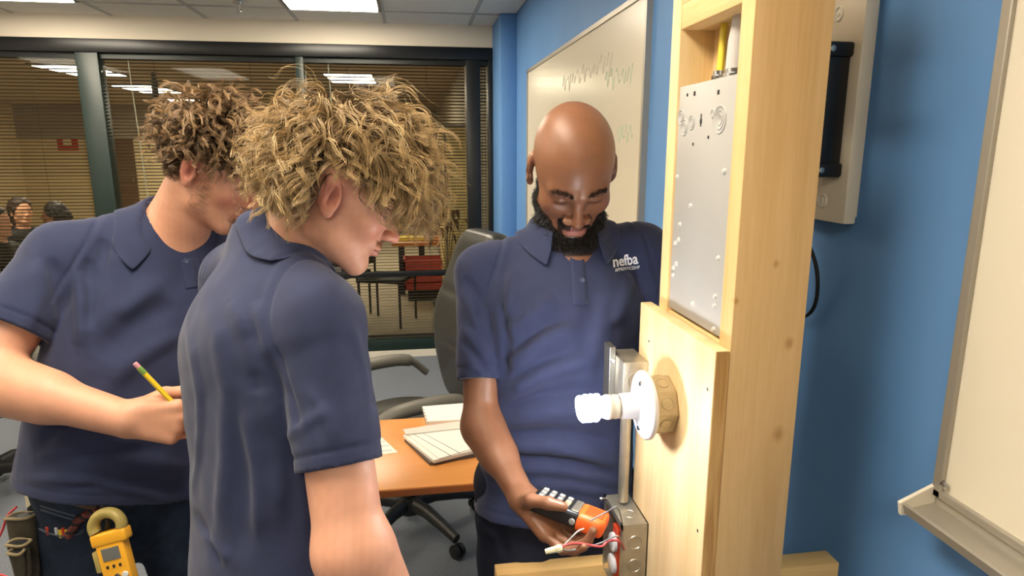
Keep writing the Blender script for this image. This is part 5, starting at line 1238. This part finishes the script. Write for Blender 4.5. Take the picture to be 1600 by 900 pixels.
# clamp meter
M_cy = mat('meter_yellow', (244, 176, 44), .4); M_olive = mat('meter_olive', (168, 150, 84), .5); M_lcd = mat('meter_display', (110, 112, 108), .25)
d_ = 1.33; cm = at(176, 850, d_); ex = nrm(at(196, 846, d_)-at(150, 858, d_)); ey = nrm(at(166, 805, d_)-at(186, 895, d_)); ey = nrm(ey-ex*(ex @ ey)); ez = np.cross(ex, ey)
MC = Matrix(((ex[0], ey[0], ez[0], 0), (ex[1], ey[1], ez[1], 0), (ex[2], ey[2], ez[2], 0), (0, 0, 0, 1)))
t = thing('clamp_meter', 'yellow clamp meter with olive jaw clipped to the left man\'s jeans', 'clamp meter', cm)
u = d_/F
b = MB(); b.box((-22*u, -85*u, -.012), (22*u, 8*u, .012), .004, MC, 3); bd = b.build('body', M_cy, t, 40)
b = MB(); b.box((-27*u, 2*u, -.014), (29*u, 22*u, .014), .005, MC, 3); b.build('shoulder', M_cy, t, 40)
ring = []; 
for i in range(25):
    a = -.35+(PI+.7)*i/24; ring.append(Vector(MC @ Vector((22*u*math.cos(a), 30*u+20*u*math.sin(a), 0))))
b = MB(); b.tube([tuple(v) for v in ring], .0115, 10, scale=(1.2, .95)); b.build('jaw', M_olive, t, 50)
b = MB(); b.box((-14*u, -22*u, .011), (14*u, -2*u, .0135), .001, MC); b.build('display', M_lcd, bd)
for x in (-10, 0, 10): b = MB(); b.box(((x-2)*u, -34*u, .0115), ((x+2)*u, -29*u, .0135), .0008, MC); b.build('key', M_mb, bd)
for x, m_ in ((2, MATS['chrome']), (14, M_porc)):
    MB().lathe([(0, .004), (4.5*u, .003), (5*u, 0)], Vector(MC @ Vector((x*u, -48*u, .012))), ez, 14).build('dial', m_, bd, 50)
b = MB(); b.box((-32*u, -38*u, -.008), (-23*u, -4*u, .008), .003, MC); b.build('trigger', M_olive, t, 40)
o = MB().tube(bez([at(160, 792, 1.36), at(163, 805, 1.345), at(168, 818, 1.335), at(164, 836, 1.35)], 6), .006, 8).build('clip_strap', M_rub, t, 60); o.matrix_parent_inverse = Matrix.Translation(-t.location)

# cargo pocket on the bald man's trousers
u_, v_ = np.meshgrid(np.linspace(0, 1, 7), np.linspace(0, 1, 9)); c4 = np.array([(727, 838), (760, 846), (753, 890), (720, 880)], float)
XY = (c4[0]*(1-u_)[..., None]+c4[1]*u_[..., None])*(1-v_)[..., None]+(c4[3]*(1-u_)[..., None]+c4[2]*u_[..., None])*v_[..., None]
Q0, g0 = onp(pC, XY[..., 0].ravel(), XY[..., 1].ravel(), .003)
Qs = np.array([(i*7+j, i*7+j+1, (i+1)*7+j+1, (i+1)*7+j) for i in range(8) for j in range(6)])
if np.linalg.norm(Q0-CAMP, axis=1).max() < 2:
    o = put('cargo_pocket', Q0, Qs, mat('navy_twill_pocket', (36, 41, 58), .85, spec=.2, bump=(500, .4, .001)), pC.root); sd = o.modifiers.new('s', 'SOLIDIFY'); sd.thickness = .003; sd.offset = 1
# ------------------------------------------------------------------ seated people in the far room
def far_person(X, Y, topz, label, hairc, skinc, cloth, hair_len, yaw, hs=1.05):
    H = np.array([X, Y, topz-.14*hs]); R_ = frame(hdir(yaw)); root = tag(empty('person', (X, Y, 0)), label, 'person')
    nb = H-ZV*.15; fd = hdir(yaw); sd_ = R_[:, 0]
    def body(P):
        d = culled(P, H, .25, lambda X_: head_sdf(((X_-_v(H)) @ _v(R_))/hs, {})*hs); d = smin(d, rc(P, H-ZV*.05, nb-ZV*.05, .055, .06), .03)
        d = smin(d, rc(P, nb-ZV*.05, nb-ZV*.4, .07, .12), .03); return d
    V, Q = sdf_mesh(body, nb-np.array([.26, .26, .55]), H+np.array([.2, .2, .2]), .011); q = ((V-H) @ R_)/hs
    c = np.tile(lin(*skinc), (len(V), 1)); put('body', V, Q, MATS['skin'], root, c)
    S1, S2 = nb-ZV*.10+sd_*.18, nb-ZV*.10-sd_*.18
    def cl(P):
        d = rc(P, nb-ZV*.1, nb-ZV*.52, .13, .16, (fd, 1.35))
        for s, m in ((S1, 1), (S2, -1)):
            e = s-ZV*.27+sd_*.05*m; d = smin(d, rc(P, s, e, .07, .055), .05); d = smin(d, rc(P, e, e+fd*.25+ZV*.02-sd_*.06*m, .052, .042), .03); d = smin(d, rc(P, nb-ZV*.06, s, .06, .068), .04)
        for m in (1, -1): d = smin(d, rc(P, nb-ZV*.55+sd_*.09*m, nb-ZV*.58+sd_*.11*m+fd*.42, .1, .075), .05); d = smin(d, rc(P, nb-ZV*.58+sd_*.11*m+fd*.42, np.array([*(nb+sd_*.11*m+fd*.42)[:2], .08]), .07, .055), .03)
        return np.maximum(d, -rc(P, H-ZV*.05, nb-ZV*.02, .056, .064))
    lo = np.array([X-.65, Y-.65, .02]); V, Q = sdf_mesh(cl, lo, np.array([X+.65, Y+.65, nb[2]+.1]), .018); put('clothes', V, Q, cloth, root)
    def hr(P):
        q = ((P-_v(H)) @ _v(R_))/hs; d = ell(q, (0, -.014, .05), (.09, .105, .105)); d = smin(d, rc(q, (0, -.06, .02), (0, -.085, .02-hair_len), .08, .075), .04)
        d = d+hash_noise(q.astype(f32), 120, 4)*.006; d = np.maximum(d, -ell(q, (0, .09, -.04), (.075, .07, .11)))
        return d*hs
    V, Q = sdf_mesh(hr, H-np.array([.22, .22, .2+hair_len*1.2]), H+np.array([.22, .22, .24]), .010); put('hair', V, Q, hairc, root)
M_fh1 = mat('far_hair_brown', (52, 36, 26), .6, var=.4, varscale=40); M_fh2 = mat('far_hair_black', (26, 20, 18), .6, var=.3, varscale=60); M_fc = mat('far_black_top', (26, 24, 26), .8); M_fc2 = mat('far_grey_top', (70, 66, 66), .8)
pp = farp(30, 312, 7.2); far_person(pp[0], 7.2, pp[2]+.02, 'long-haired person in black seated beyond the blinds at the left edge', M_fh1, (206, 150, 116), M_fc, .2, -30)
pp = farp(82, 316, 7.9); far_person(pp[0], 7.9, pp[2], 'short black-haired person beyond the blinds, just left of the near shoulder', M_fh2, (120, 80, 58), M_fc2, .03, 200)
pp = farp(-12, 322, 6.1); far_person(pp[0], 6.1, pp[2], 'person cut by the left edge, facing away from the long-haired one', M_fh2, (214, 158, 124), M_fc, .02, 10)
def far_chair(X, Y, rz, label):
    t = thing('stacking_chair', label, 'chair', (X, Y, 0), rz, 'chairs in the far room')
    box('seat', (-.22, -.22, .42), (.22, .22, .46), M_fdark, t, bev=.015); box('backrest', (-.21, .2, .55), (.21, .23, .86), M_fdark, t, bev=.01)
    for x in (-.2, .2):
        for y in (-.2, .2): MB().cyl((x, y, 0), (x, y, .42), .012, seg=8).build('leg', M_fdark, t, 40)
        MB().cyl((x, .215, .42), (x, .215, .6), .012, seg=8).build('upright', M_fdark, t, 40)
pp = farp(602, 400, 6.4); far_chair(pp[0]-.45, 6.5, 2.6, 'dark chair beyond the blinds below the blond man\'s chin')
pp = farp(690, 470, 6.6); far_chair(-.25, 6.2, 1.2, 'dark chair beyond the blinds beside the office chair back')
